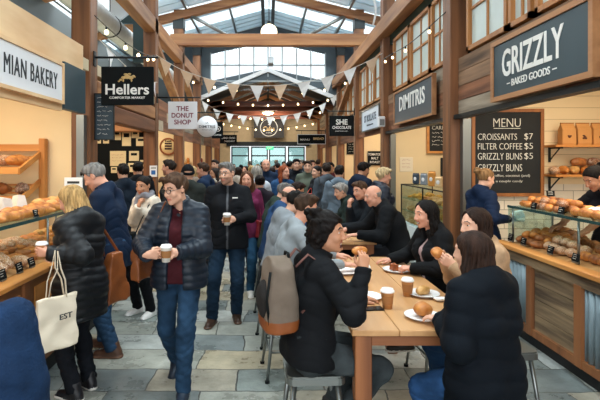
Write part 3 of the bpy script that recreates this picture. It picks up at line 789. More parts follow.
# ---- stalls: party walls facing the aisle's near end, stall ceilings, mezzanine
M_tile = bpy.data.materials.new('board_and_tile'); M_tile.use_nodes = True
nt = M_tile.node_tree; N = nt.nodes; L = nt.links; b = N['Principled BSDF']; b.inputs['Roughness'].default_value = .35
tc = N.new('ShaderNodeTexCoord'); sp = N.new('ShaderNodeSeparateXYZ'); L.new(tc.outputs['Object'], sp.inputs[0])
cm_ = N.new('ShaderNodeCombineXYZ'); L.new(sp.outputs[0], cm_.inputs[0]); L.new(sp.outputs[2], cm_.inputs[1])
bt = N.new('ShaderNodeTexBrick'); L.new(cm_.outputs[0], bt.inputs['Vector']); bt.inputs['Scale'].default_value = 1; bt.inputs['Brick Width'].default_value = .27; bt.inputs['Row Height'].default_value = .13; bt.inputs['Mortar Size'].default_value = .005
for k_, c in (('Color1', 'ece3d2'), ('Color2', 'e2d8c6'), ('Mortar', 'a39a88')): bt.inputs[k_].default_value = (*srgb(c), 1)
wv = N.new('ShaderNodeMath'); wv.operation = 'MULTIPLY'; wv.inputs[1].default_value = 1/.16; L.new(sp.outputs[2], wv.inputs[0])
fr_ = N.new('ShaderNodeMath'); fr_.operation = 'FRACT'; L.new(wv.outputs[0], fr_.inputs[0])
gt = N.new('ShaderNodeMath'); gt.operation = 'LESS_THAN'; gt.inputs[1].default_value = .06; L.new(fr_.outputs[0], gt.inputs[0])
bd = N.new('ShaderNodeMix'); bd.data_type = 'RGBA'; L.new(gt.outputs[0], bd.inputs[0]); bd.inputs[6].default_value = (*srgb('ead2a6'), 1); bd.inputs[7].default_value = (*srgb('c4ab80'), 1)
lt = N.new('ShaderNodeMath'); lt.operation = 'LESS_THAN'; lt.inputs[1].default_value = 1.52; L.new(sp.outputs[2], lt.inputs[0])
mx = N.new('ShaderNodeMix'); mx.data_type = 'RGBA'; L.new(lt.outputs[0], mx.inputs[0]); L.new(bd.outputs[2], mx.inputs[6]); L.new(bt.outputs[0], mx.inputs[7]); L.new(mx.outputs[2], b.inputs['Base Color'])
pw = [MB(), MB()]
for i, yb in enumerate(YB):
    for s in (-1, 1):
        x = (XL-.26 if s < 0 else XR+.14)
        if s > 0 and i == 0: mt = M_tile
        elif s < 0 and i == 1: mt = M_black
        else: mt = M_cream
        struct('wall_party', MB().box((x, yb+.08, 0), (s*6.45, yb+.2, 3.05)), mt, 'partition wall between two stalls')
for s in (-1, 1):
    x = XL-.02 if s < 0 else XR+.03
    struct('wall_stall_back', MB().box((s*5.0, -1, 0), (s*5.1, 6.3, 3.05)), M_cream)
    for i in range(len(YB)):
        y0 = YB[i-1]+.2 if i else -1; y1 = YB[i]+.2
        struct('ceiling_stall', MB().box((x, y0, 3.05), (s*6.45, y1, 3.2)), mat('stall_ceiling', 'c8b898', .8))
        yc = (y0+y1)/2 if i else 4.3
        area('stall_lamp', (s*3.5, yc, 3.03), (0, 0, 0), 1.4, 2.0, (55 if i == 0 else 40) if i < 4 else 22, (1, .87, .69))
    # mezzanine ceiling grid and its back
    struct('ceiling_mezzanine', MB().box((s*2.75, -1, 4.35) if s < 0 else (s*2.75, -1, 4.9), (s*6.45, 6.2, 4.42) if s < 0 else (s*6.45, 17, 5.0)), mat('dark_soffit', '3a3f40', .8))
    if s < 0:
        for yy in (1.5, 2.3, 3.1, 3.9, 4.7, 5.5):
            struct('trim_grid', MB().box((-6.4, yy, 4.335), (-2.8, yy+.03, 4.352)), M_white)
# ---------------------------------------------------------------- right side fascias and windows
def fascia(side, y0, y1, z0, z1, n, mt, x=None):
    X = (XL if side < 0 else XR) if x is None else x
    mb = MB(); hgt = (z1-z0)/n
    for i in range(n):
        yy = y0; rnd = random.Random(i*7+int(y0*10))
        cuts = sorted(rnd.uniform(y0, y1) for _ in range(1)); e = [y0]+cuts+[y1]
        for a, b_ in zip(e, e[1:]):
            o = rnd.uniform(0, .012)
            mb.box((X-side*o, a+.003, z0+i*hgt+.004), (X+side*.05, b_-.003, z0+(i+1)*hgt-.004), rnd.randrange(3))
    return struct('wall_fascia', mb, [mt, M_board2, M_board3], 'weathered board fascia over the stall opening')
WN = 2
def upper_window(side, y0, y1, z0=3.24, z1=4.3):
    global WN
    X = XL if side < 0 else XR; o = MB(); t = .055; a, c = X-.03*side, X+.05*side
    o.box((a, y0, z0), (c, y0+t, z1)); o.box((a, y1-t, z0), (c, y1, z1)); o.box((a, y0, z0), (c, y1, z0+t)); o.box((a, y0, z1-t), (c, y1, z1))
    ym = (y0+y1)/2; zm = (z0+z1)/2
    o.box((X, ym-.016, z0), (c, ym+.016, z1)); o.box((X, y0, zm-.016), (c, y1, zm+.016))
    w = o.build('window_%d' % WN, M_frame); WN += 1; w['kind'] = 'structure'; w['label'] = 'timber framed upper window of four pale panes'
    p = MB(); L0 = w.location
    p.box((X+.02*side-L0.x, y0+t-L0.y, z0+t-L0.z), (X+.03*side-L0.x, y1-t-L0.y, z1-t-L0.z)); p.build('pane', M_pane, w)
for y0, y1 in ((.4, 1.35), (1.45, 2.4), (2.5, 3.5), (3.6, 4.05+.4), (4.52, 4.94), (4.98, 5.98)): upper_window(1, y0, y1)
for y0, y1 in ((6.72, 7.3), (7.36, 8.38), (8.46, 9.5)): upper_window(1, y0, y1)
for y0, y1 in ((10.35, 11.2), (11.25, 12.05), (12.1, 12.95)): upper_window(1, y0, y1)
for y0, y1 in ((13.55, 14.4), (14.5, 15.3), (15.4, 16.3)): upper_window(1, y0, y1)
fascia(1, 1.0, 6.3, 2.46, 3.22, 4, M_board); fascia(1, 6.58, 9.95, 2.46, 3.22, 4, M_board); fascia(1, 10.23, 13.15, 2.46, 3.22, 4, M_board)
for i in (3, 4, 5):
    for s in (-1, 1): fascia(s, YB[i-1]+.28, YB[i], 2.4, 3.2 if i == 3 else 3.9, 3, M_board)
struct('trim_soffit', MB().box((2.6, 1, 4.3), (2.75, 17, 4.5)), mat('green_soffit', '33443a', .8))
struct('trim_header', MB().box((2.5, 1.0, 2.40), (2.62, 6.29, 2.455)), M_dark, 'dark header over the baked goods opening')
struct('trim_header', MB().box((2.5, 6.59, 2.40), (2.62, 9.94, 2.455)), M_dark)
struct('trim_jamb', MB().box((XR+.02, 6.2, 0), (XR+.13, 6.29, 2.4)), M_steel, 'grey metal jamb by the menu board'); struct('trim_jamb', MB().box((XR+.02, 9.85, 0), (XR+.13, 9.94, 2.4)), M_steel)
# ---------------------------------------------------------------- left side fascias
mb = MB(); mb.box((XL-.05, -.5, 2.95), (XL, 6.06, 3.33)); mb.box((XL-.05, -.5, 2.42), (XL, 5.44, 2.95)); struct('wall_fascia', mb, M_ply, 'pale plywood fascia over the bakery')
struct('trim_shutter_box', MB().box((XL-.06, 5.44, 2.45), (XL+.03, 6.06, 3.0)), M_slate, 'slate grey shutter box at the end of the plywood')
struct('trim_jamb', MB().box((XL-.14, 6.18, 0), (XL-.04, 6.29, 2.45)), M_steel)
struct('beam', MB().box((XL-.2, 6.58, 2.72), (XL, 9.95, 2.98), bev=.02), M_beam_y); struct('beam', MB().box((XL-.2, 6.58, 2.44), (XL, 9.95, 2.70), bev=.02), wood('brown_log', '8a5b3c', '5e3824', 'y'))
fascia(-1, 10.23, 13.15, 2.5, 3.2, 3, mat('pale_boards', 'b9a58c', .8, var=.2, vscale=4)); 
mb = MB(); mb.box((-6.4, 9.9, 2.5), (-2.67, 9.96, 3.0)); struct('beam', MB().box((-6.4, 9.8, 2.44), (-2.67, 10.0, 2.98), bev=.02), M_beam_x)
# white board and green panel high above the counter stalls
mb = MB(); quadY(mb, [(-3.5, 5.75), (-3.5, 4.88), (-3.33, 4.88), (-2.7, 5.4), (-2.7, 5.95)], 10.3, .05); struct('wall_upper_board', mb, M_white, 'white wall board up under the roof')
mb = MB(); quadY(mb, [(-3.33, 4.86), (-2.98, 5.12), (-2.98, 4.86)], 10.3, .05); quadY(mb, [(-2.98, 5.12), (-2.7, 5.35), (-2.7, 4.0), (-2.98, 4.0)], 10.3, .05); struct('wall_upper_panel', mb, mat('dark_green_panel', '2c3f41', .7), 'dark green panel under the white board')
struct('wall_upper_left', MB().box((-6.4, 16.9, 3.2), (-2.7, 17.0, 5.4)), mat('upper_dark', '3c4245', .8)); struct('wall_upper_right', MB().box((2.75, 16.9, 3.2), (6.4, 17.0, 5.4)), mat('upper_dark', '3c4245', .8))
struct('wall_mezzanine', MB().box((-4.9, 3.0, 3.2), (-4.8, 16.9, 5.3)), mat('upper_grey', '565c5e', .8))
# spiral duct
t = thing('air_duct', 'silver spiral air duct running above the hanging black sign', 'duct', (-3.25, 6.4, 4.6))
prof = []
mb = MB(); path = []; R = []
for i in range(150):
    path.append((0, i*.07, 0)); R.append(.215 if i % 2 else .224)
mb.tube(path, R, 20); mb.build('spiral_tube', mat('galvanised', 'd2d7d8', .4, metal=.25, var=.1, vscale=6), t)
for yy in (.3, 3.2, 6.4): MB().tube([(0, yy-.015, 0), (0, yy+.015, 0)], .235, 20).build('hanger_band', M_dark, t); MB().tube([(0, yy, .2), (0, yy, 1.35)], .012, 6).build('hanger_rod', M_dark, t)
# ---------------------------------------------------------------- signs
def fit(parent, txt, w, cap, m, loc, rz=0., bold=0., name='lettering', sp=1.):
    mb = text_mb(txt, 1.0, 1, .003, bold, 'CENTER', sp)
    xs = [v.x for v in mb.v]; zs = [v.z for v in mb.v]; W_, H_ = max(xs)-min(xs), max(zs)-min(zs)
    cx, cz = (max(xs)+min(xs))/2, (max(zs)+min(zs))/2
    mb.v = [Vector(((v.x-cx)*w/W_, v.y, (v.z-cz)*cap/H_)) for v in mb.v]
    tgt = next((c for c in parent.children if c.name.split('.')[0] == 'board'), parent)
    o = mb.build(name, m, tgt); o.location = loc; o.rotation_euler = (0, 0, rz); return o
def sign(name, label, w, h, t, loc, rz, m_board, m_frame=None, fw=.04, cat='sign', group=None):
    "upright board centred over loc (its bottom edge), front towards local -y"
    r = thing(name, label, cat, loc, rz, group)
    MB().box((-w/2, -t/2, 0), (w/2, t/2, h), bev=.004).build('board', m_board, r)
    if m_frame:
        f = MB(); a, c = -t/2-.014, t/2
        f.box((-w/2-fw, a, -fw), (-w/2, c, h+fw)); f.box((w/2, a, -fw), (w/2+fw, c, h+fw)); f.box((-w/2, a, -fw), (w/2, c, 0)); f.box((-w/2, a, h), (w/2, c, h+fw)); f.build('frame', m_frame, r)
    r['_t'] = t; return r
def wr(r, txt, w, cap, m, z, x=0., bold=0., sp=1.): return fit(r, txt, w, cap, m, (x, -r['_t']/2-.004, z), 0, bold, sp=sp)
M_wtxt = mat('white_lettering', 'eceae4', .6); M_maroon = mat('maroon_lettering', '7a2438', .6); M_ink = mat('ink', '2a2d30', .6)
M_signwhite = mat('sign_white', 'e4e5e8', .55); M_wframe = wood('sign_frame_wood', 'b98557', '93623b', 'x')
R90 = PI/2
def scribble(r, x0, x1, z, hgt, m, seed, name='chalk_writing'):
    "a line of small hand-written strokes"
    rnd = random.Random(seed); mb = MB(); x = x0; y = -r['_t']/2-.003
    while x < x1-hgt*.5:
        w = hgt*rnd.uniform(1.6, 3.6); w = min(w, x1-x); n = max(3, int(w/hgt*3)); pts = []
        for i in range(n+1): pts.append((x+w*i/n, y, z+hgt*.5*rnd.uniform(-1, 1)*(1 if i % 2 else -.6)))
        mb.tube(pts, hgt*.09, 4); x += w+hgt*.7
    return mb.build(name, m, r)
# bakery sign on plywood
r = sign('shop_sign', 'white bakery sign set into the pale plywood fascia', 2.8, .40, .04, (XL+.012, 3.97, 2.53), R90, M_signwhite, M_ply, .035)
fit(r, 'MIAN BAKERY', 1.06, .18, M_ink, (.74, -.024, .2), 0, 0., sp=1.12)
# baked goods sign
r = sign('shop_sign', 'dark slate sign with large white lettering over the baked goods counter', 1.52, .55, .05, (2.49, 4.335, 2.53), -R90, M_slate, M_wframe, .05)
wr(r, 'GRIZZLY', 1.02, .285, M_wtxt, .325, -.06, .014); wr(r, 'BAKED GOODS', .64, .07, M_wtxt, .105, -.06, .006)
for sx in (-1, 1): MB().box((sx*.385-.03-.06, -.03, .100), (sx*.385+.03-.06, -.026, .110)).build('dash', M_wtxt, r)
# second right-hand sign
r = sign('shop_sign', 'slate grey sign reading dimitris above the glass cheese case', 2.08, .56, .05, (2.49, 8.04, 2.56), -R90, mat('slate_blue', '475158', .5), M_wframe, .035)
wr(r, 'DIMITRIS', 1.42, .27, M_wtxt, .33, 0, .014)
r = sign('shop_sign', 'pale blue white sign flat on the boards beyond the slate grey one', 1.86, .5, .04, (2.51, 11.4, 2.6), -R90, mat('sign_pale', 'd5dde6', .5), M_steel, .03)
wr(r, 'ST ROLLATE', 1.3, .17, mat('grey_lettering', '59636e', .6), .29, 0, .015); wr(r, 'delicatessen', .7, .05, mat('grey_lettering', '59636e'), .12)
# hanging signs, facing along the aisle
def hanging(label, x0, x1, z0, z1, Y, m_board, xpost, zbar, frame=None, round_=False):
    w, h = x1-x0, z1-z0; xc = (x0+x1)/2
    r = thing('hanging_sign', label, 'sign', (xc, Y, z0))
    if round_:
        n = 40; mb = MB(); mb.lathe([(w/2, -.02), (w/2, .02)], n, M=Matrix.Translation((0, 0, h/2)) @ Matrix.Rotation(PI/2, 4, 'X')); mb.build('board', m_board, r)
        mb = MB(); mb.tube([(w/2*math.cos(a), 0, h/2+w/2*math.sin(a)) for a in [2*PI*i/40 for i in range(40)]], .014, 6, closed=True); mb.build('rim', M_dark, r)
    else:
        MB().box((-w/2, -.02, 0), (w/2, .02, h), bev=.006).build('board', m_board, r)
        if frame:
            f = MB()
            for a, b_ in (((-w/2, -.026, 0), (-w/2+.025, .026, h)), ((w/2-.025, -.026, 0), (w/2, .026, h)), ((-w/2, -.026, 0), (w/2, .026, .025)), ((-w/2, -.026, h-.025), (w/2, .026, h))): f.box(a, b_)
            f.build('frame', frame, r)
    s = 1 if xpost > xc else -1
    b = MB(); e = -s*(w/2+.06)
    b.tube([(xpost-xc, 0, zbar-z0), (e, 0, zbar-z0)], .016, 8); b.box((xpost-xc-s*.02, -.04, zbar-z0-.12), (xpost-xc, .04, zbar-z0+.08)); b.build('bracket', M_dark, r)
    for sx in (-.35, .35): MB().tube([(sx*w, 0, h-.02-(.08 if round_ else 0)), (sx*w, 0, zbar-z0)], .007, 6).build('hanger', M_dark, r)
    r['_t'] = .04; return r
r = hanging('black hanging sign with cream lettering and a gold emblem', -2.297, -1.575, 2.607, 3.136, 6.44, M_black, XL, 3.265)
o = wr(r, 'Hellers', .60, .145, M_wtxt, .215, 0, .018)
# slab feet on the letter stems
vs = [v.co for v in o.data.vertices]; par = list(range(len(vs)))
def root_(i):
    while par[i] != i: i = par[i]
    return i
for p in o.data.polygons:
    for a in p.vertices: par[root_(a)] = root_(p.vertices[0])
isl = {}
for i in range(len(vs)): isl.setdefault(root_(i), []).append(vs[i])
big = sorted(((min(q.x for q in k), max(q.x for q in k), min(q.z for q in k), max(q.z for q in k)) for k in isl.values()), key=lambda b_: b_[0]+b_[1])
if len(big) == 7 or len(big) == 14:
    st_ = big if len(big) == 7 else [(min(big[2*i][0], big[2*i+1][0]), max(big[2*i][1], big[2*i+1][1]), min(big[2*i][2], big[2*i+1][2]), max(big[2*i][3], big[2*i+1][3])) for i in range(7)]
    mb = MB()
    for ch, (a, b_, c, d) in zip('Hellers', st_):
        t_ = .018
        if ch == 'H':
            for xx in (a+.014, b_-.014):
                for z_ in (c, d-t_): mb.box((xx-.03, -.0035, z_), (xx+.03, .0035, z_+t_))
        if ch == 'l': mb.box(((a+b_)/2-.03, -.0035, c), ((a+b_)/2+.03, .0035, c+t_)); mb.box((a-.018, -.0035, d-t_), (b_, .0035, d))
        if ch == 'r': mb.box((a-.014, -.0035, c), (a+.045, .0035, c+t_)); mb.box((a-.018, -.0035, d-t_), (a+.02, .0035, d))
    if mb.v: mb.build('serifs', M_wtxt, o.parent).location = o.location
wr(r, 'COMFORTER MARKET', .49, .032, M_wtxt, .10, 0, .01)
em = MB(); rnd = random.Random(5)
for (x, z, a, b_) in ((-.05, .375, .035, .022), (0, .385, .05, .03), (.05, .375, .04, .026), (.085, .395, .022, .018), (-.09, .345, .022, .016), (-.02, .42, .03, .016), (.03, .425, .025, .014), (.06, .335, .013, .02), (-.055, .335, .013, .02), (-.115, .325, .016, .012), (.105, .385, .012, .012)):
    em.ball((x, -.024, z), (a, .006, b_), 10)
em.build('emblem', M_gold, r)
r = hanging('square white hanging sign with maroon lettering for donuts', -2.155, -1.53, 2.518, 3.11, 10.08, M_signwhite, XL, 3.2)
for txt, w, z in (('THE', .26, .44), ('DONUT', .47, .295), ('SHOP', .36, .15)): wr(r, txt, w, .105, M_maroon, z, 0, .02)
r = hanging('round white hanging sign behind the donut one', -2.03, -1.43, 2.5, 3.1, 13.28, M_signwhite, XL, 3.2, round_=True)
wr(r, 'DIMITRIS', .46, .075, M_ink, .3, 0, .01); wr(r, 'LA', .07, .05, M_ink, .41); wr(r, 'delicatessen', .3, .03, M_ink, .21)
r = hanging('small black hanging sign with a white round mark behind the round one', -2.0, -1.6, 2.62, 3.2, 16.62, M_black, XL, 3.3)
mb = MB(); mb.tube([(.11*math.cos(a), -.024, .34+.09*math.sin(a)) for a in [2*PI*i/24 for i in range(24)]], .012, 6, closed=True); mb.ball((0, -.024, .34), (.06, .006, .045), 10); mb.build('emblem', M_wtxt, r); wr(r, 'COFFEE', .28, .05, M_wtxt, .12, 0, .01)
r = hanging('wide black hanging sign farthest along the donut side', -2.05, -1.33, 2.55, 2.92, 19.9, M_black, XL, 3.05)
wr(r, 'URBAN GRIND', .58, .08, M_wtxt, .24, 0, .01); wr(r, 'TAKEAWAY', .45, .07, M_wtxt, .1, .05, .01)
r = hanging('black hanging sign reading she chocolate on a timber post', 1.747, 2.443, 2.53, 3.11, 13.28, M_black, 2.46, 3.24)
wr(r, 'SHE', .33, .155, M_wtxt, .40, 0, .02); wr(r, 'CHOCOLATE', .53, .085, M_wtxt, .245, 0, .015); wr(r, 'HANDMADE DAILY', .36, .022, M_wtxt, .14)
r = hanging('long black sign with a pale border deep in the back hall', 1.25, 2.46, 2.52, 2.95, 19.9, M_black, 2.46, 3.1, M_signwhite)
wr(r, 'MANU', .4, .08, M_wtxt, .2, -.28, .01); wr(r, 'BREAD', .45, .1, mat('warm_lettering', 'e8c48a', .6), .24, .3, .02)
# round cafe board at the far end
r = thing('cafe_sign', 'dark square board with a white ring hung before the end wall', 'sign', (.05, 25.3, 3.05))
MB().box((-.82, -.03, 0), (.82, .03, 1.12)).build('board', mat('sign_brown_black', '1e1a1a', .6), r); r['_t'] = .06
mb = MB(); mb.tube([(.46*math.cos(a), -.035, .55+.46*math.sin(a)) for a in [2*PI*i/40 for i in range(40)]], .02, 6, closed=True); mb.build('ring', M_wtxt, r)
wr(r, 'Cafes', .62, .25, mat('warm_lettering', 'e8c48a', .6), .5, 0, .02); wr(r, 'COFFEE', .3, .06, M_wtxt, .27)
mb = MB(); mb.tube([(-.05, -.035, .7), (.03, -.035, .76), (-.04, -.035, .83), (.04, -.035, .9)], .018, 6); mb.build('steam_mark', M_wtxt, r)
for sx in (-.6, .6): MB().tube([(sx, 0, 1.1), (sx, 0, 1.84)], .012, 6).build('hanger', M_dark, r)
r = sign('exit_sign', 'small green exit sign above the far doors', .42, .18, .06, (.1, 25.8, 2.42), 0, mat('exit_green', '2fae7a', .5, emit=1.2)); wr(r, 'EXIT', .3, .1, M_wtxt, .09, 0, .02)
area('back_hall_fill', (0, 23.6, 3.95), (math.radians(35), 0, 0), 3.0, .5, 45, (1, .92, .8))  # added fill to brighten the end wall and back hall, no fixture here
# donut roundel on the cream wall, notice on the post
r = thing('roundel_sign', 'brown ring sign with a donut stack on the cream wall', 'sign', (-2.82, 13.2, 1.9)); r['_t'] = .03
MB().lathe([(.25, -.012), (.25, .012)], 32, M=Matrix.Translation((0, 0, .33)) @ Matrix.Rotation(PI/2, 4, 'X')).build('board', mat('roundel_cream', 'f2d59a', .6), r)
mb = MB(); mb.tube([(.225*math.cos(a), -.016, .33+.225*math.sin(a)) for a in [2*PI*i/36 for i in range(36)]], .024, 8, closed=True); mb.build('ring', mat('roundel_brown', '8d4a1c', .6), r)
mb = MB()
for i in range(3): mb.box((-.10, -.024, .24+.075*i), (.10, -.012, .295+.075*i), bev=.005)
for i in range(4): mb.ball((-.07+.047*i, -.02, .485), (.022, .008, .025), 8)
mb.build('donut_stack', mat('roundel_dark', '3a1d10', .6), r)
r = sign('notice', 'white notice with a blue square on the timber post', .16, .24, .006, (-2.44, 9.935, 1.49), 0, mat('paper', 'eef0f2', .7), cat='notice')
MB().box((-.045, -.006, .05), (.045, -.004, .14), bev=.002).build('blue_mark', mat('notice_blue', '2b6cb5', .5), r)
for i in range(2): MB().box((-.055, -.005, .175+.025*i), (.055, -.0035, .185+.025*i)).build('text_line', M_ink, r)
# slate menu beside the post
r = sign('chalkboard', 'narrow slate chalkboard of white writing beside the bakery post', .25, .62, .025, (-2.265, 6.47, 2.14), 0, mat('slate_board', '2b3b44', .7), M_dark, .012, cat='menu board')
for i in range(9): scribble(r, -.1, .1-.03*(i % 3), .57-.062*i, .026, M_chalk, i)
# menu board of the baked goods stall
r = sign('menu_board', 'black chalkboard menu in a timber frame behind the baked goods counter', .89, 1.1, .03, (3.25, 6.345, 1.40), 0, mat('chalkboard', '1d1f1f', .8, var=.15, vscale=6), wood('menu_frame', 'a86a36', '7d4a22', 'z'), .045, cat='menu board')
wr(r, 'MENU', .37, .115, M_chalk, .955, -.01, -.014); MB().box((-.19, -.02, .875), (.17, -.017, .882)).build('underline', M_chalk, r)
def left(r, txt, x, z, w, cap):
    return fit(r, txt, w, cap, M_chalk, (x+w/2, -.019, z), 0, -.013)
left(r, 'CROISSANTS', -.405, .765, .53, .085); left(r, '$7', .225, .765, .115, .095)
left(r, 'FILTER COFFEE', -.405, .635, .60, .085); left(r, '$5', .225, .635, .115, .095)
left(r, 'GRIZZLY BUNS', -.405, .50, .60, .09); left(r, '$5', .225, .50, .115, .095)
left(r, 'GRIZZLY BUNS', -.405, .345, .60, .095); left(r, 'coffee, coconut (and)', -.2, .235, .5, .045); left(r, 'a couple candy', -.16, .16, .36, .04)
# other stall boards
r = sign('menu_board', 'black menu board in a pale orange frame over the cheese case', .66, .58, .03, (3.78, 10.0, 2.04), 0, mat('chalkboard', '1d1f1f'), M_orangewood, .05, cat='menu board')
left(r, 'CARROT', -.27, .5, .42, .08)
for i in range(4): scribble(r, -.27, .2, .39-.085*i, .045, M_chalk, 20+i)
r = sign('menu_board', 'small black board under the pale framed menu', .5, .48, .03, (3.95, 10.0, 1.42), 0, mat('chalkboard', '1d1f1f'), None, cat='menu board')
for i in range(4): scribble(r, -.2, .2, .38-.09*i, .04, M_chalk, 30+i)
r = sign('notice', 'white paper notice with faint red print on the cream wall', .28, .31, .006, (2.97, 10.02, 1.6), 0, mat('paper_warm', 'efe0c4', .7), cat='notice')
for i in range(3): scribble(r, -.09, .09, .25-.075*i, .03, mat('print_red', 'b0705a', .7), 40+i, 'print_line')
r = sign('menu_board', 'black sign of white lettering above the puffer coat queue', .48, .40, .03, (3.06, 13.2, 1.7), 0, M_black, None, cat='menu board')
for i, (t_, w) in enumerate((('TOMATOES', .38), ('MALT', .2), ('ROAST', .28))): wr(r, t_, w, .07, M_chalk, .31-.11*i, -.04, .01)
r = sign('menu_board', 'little dark menu board on the wall past the chocolate sign', .36, .44, .03, (2.97, 16.55, 2.05), 0, M_black, None, cat='menu board')
for i in range(4): scribble(r, -.13, .13, .36-.09*i, .04, M_chalk, 50+i)
# pinned papers on the black stall wall
M_paper = mat('paper_cream', 'e9d5a6', .8)
pp = [(112, 130, 121, 140, 0), (122, 130, 131, 146, 0), (131.5, 131, 139, 138, 0), (136, 137, 146, 146, 0), (110, 151, 126, 166, 1), (129, 151, 139, 161, 0), (95, 139, 101, 143.5, 0), (103, 139, 109, 143.5, 0), (111, 167, 117, 173, 0), (140, 160, 147, 170, 0), (128, 163, 138, 172, 0), (119, 168, 125, 175, 0)]
for i, (x0, y0, x1, y1, kind) in enumerate(pp):
    a = PX(x0, y1, 10.02); b_ = PX(x1, y0, 10.02)
    r = sign('pinned_paper', ('large pinned paper with red print on the black stall wall' if kind else 'cream paper pinned to the black stall wall'), b_[0]-a[0], b_[2]-a[2], .006, ((a[0]+b_[0])/2, 10.02, a[2]), 0, M_paper, cat='paper', group=None if kind else 'cream papers on the black stall wall')
    w = b_[0]-a[0]; h = b_[2]-a[2]
    if kind:
        for j in range(3): scribble(r, -w*.38, w*.36, h*(.75-.2*j), .025, mat('print_red', 'b0705a', .7), 60+j, 'print_line')
    else: MB().box((-w*.3, -.0045, h*.55), (w*.3, -.0035, h*.8)).build('dark_panel', M_black, r)
# ---------------------------------------------------------------- bunting
def curve(pts, n=10):
    "smooth path through 3-D points"
    P = [Vector(p) for p in pts]; out = []
    for i in range(len(P)-1):
        p0 = P[max(i-1, 0)]; p1 = P[i]; p2 = P[i+1]; p3 = P[min(i+2, len(P)-1)]
        for k in range(n):
            t = k/n; out.append(.5*((2*p1)+(p2-p0)*t+(2*p0-5*p1+4*p2-p3)*t*t+(3*p1-p0-3*p2+p3)*t**3))
    out.append(P[-1]); return out
def at_len(path, d):
    for a, b_ in zip(path, path[1:]):
        l = (b_-a).length
        if d <= l: return a+(b_-a)*(d/l), (b_-a).normalized()
        d -= l
    return path[-1], (path[-1]-path[-2]).normalized()
M_pen = [mat('pennant_white', 'e6e4e2', .8), mat('pennant_tan', 'd3b597', .85)]
def bunting(label, pts, n, w, h, cols, Y):
    path = curve(pts); tot = sum((b_-a).length for a, b_ in zip(path, path[1:]))
    O = path[0]; r = thing('bunting', label, 'bunting', O)
    MB().tube([p-O for p in path], .006, 6).build('string', mat('string', 'd8d0c4', .8), r)
    for i in range(n):
        p, d = at_len(path, tot*(i+.5)/n); p = p-O; sw = .05*math.sin(i*2.1); d = Vector((d.x, d.y, d.z*.8)).normalized()
        a, b_ = p-d*w/2, p+d*w/2; c = p+Vector((sw*.4, sw, -h)); m1 = (a+c)/2+Vector((0, .02*math.cos(i), 0)); m2 = (b_+c)/2+Vector((0, -.02, 0)); e = Vector((0, .004, 0))
        V = [a, b_, m2, c, m1]; V = V+[q+e for q in V]
        f = [(0, 4, 3, 2, 1), (5, 6, 7, 8, 9)]+[(j, (j+1) % 5, (j+1) % 5+5, j+5) for j in range(5)]
        MB().add(V, f).build('pennant', M_pen[cols[i % len(cols)]], r)
bunting('bunting of tan and white pennants nearest over the aisle', [(-2.42, 10.02, 4.12), (-1.8, 10.05, 3.77), (-.9, 10.1, 3.52), (.1, 10.1, 3.46), (1.1, 10.1, 3.60), (1.9, 10.05, 3.86), (2.46, 10.02, 4.14)], 10, .29, .34, (1, 1, 1, 1, 0, 1, 0, 0, 0, 1), 10)
bunting('bunting of white pennants in front of the round board', [(-2.42, 16.5, 4.0), (-1.7, 16.5, 3.58), (-.7, 16.5, 3.40), (.3, 16.5, 3.39), (1.2, 16.5, 3.54), (2.0, 16.5, 3.86), (2.5, 16.5, 4.25)], 11, .28, .34, (0,), 16.5)
bunting('bunting hanging along the donut side under the beam', [(-2.38, 6.6, 3.55), (-2.3, 7.4, 3.38), (-2.3, 8.6, 3.32), (-2.35, 9.9, 3.5)], 5, .26, .3, (0, 1), 8)
# ---------------------------------------------------------------- string lights
def lights(label, pts, n, rb=.03):
    path = curve(pts); tot = sum((b_-a).length for a, b_ in zip(path, path[1:])); O = path[0]
    r = thing('string_lights', label, 'string lights', O)
    MB().tube([p-O for p in path], .007, 6).build('wire', M_dark, r)
    for i in range(n):
        p, d = at_len(path, tot*(i+.5)/n); p = p-O
        sk = MB().lathe([(.014, 0), (.016, -.05)], 8, M=Matrix.Translation(p)).build('socket', M_dark, r)
        MB().lathe([(.014, -.045), (rb*.75, -.045-rb*.5), (rb, -.045-rb*1.2), (rb*.75, -.045-rb*2), (.004, -.045-rb*2.35)], 12, M=Matrix.Translation(p)).build('bulb', M_bulb, sk)
lights('string of glowing bulbs running below the spiral duct', [(-2.402, 6.45, 3.85), (-2.3, 7.4, 3.74), (-2.3, 8.8, 3.84), (-2.402, 10.0, 4.1)], 5, .032)
lights('string of bulbs strung before the timber upper windows', [(2.462, 6.45, 3.9), (2.3, 7.5, 3.74), (2.32, 8.8, 3.84), (2.462, 10.0, 4.0)], 4, .024)
lights('string of bulbs crossing just behind the tan pennants', [(-2.402, 13.16, 4.2), (-1.4, 13.1, 3.95), (0, 13.1, 3.82), (1.4, 13.1, 3.85), (2.462, 13.16, 4.2)], 8, .032)
lights('string of bulbs crossing under the high gable window', [(-2.45, 17.0, 4.15), (-1.2, 17.0, 3.98), (0, 17.0, 3.92), (1.2, 17.0, 3.98), (2.45, 17.0, 4.15)], 9, .036)
lights('string of bulbs crossing the back hall in front of the pendant', [(-2.4, 19.4, 3.95), (-1.1, 19.4, 3.7), (0, 19.4, 3.62), (1.1, 19.4, 3.7), (2.4, 19.4, 3.95)], 10, .036)
lights('string of bulbs deepest in the back hall by the round board', [(-2.4, 23.0, 3.75), (-1.1, 23.0, 3.5), (0, 23.0, 3.4), (1.1, 23.0, 3.5), (2.4, 23.0, 3.75)], 12, .04)
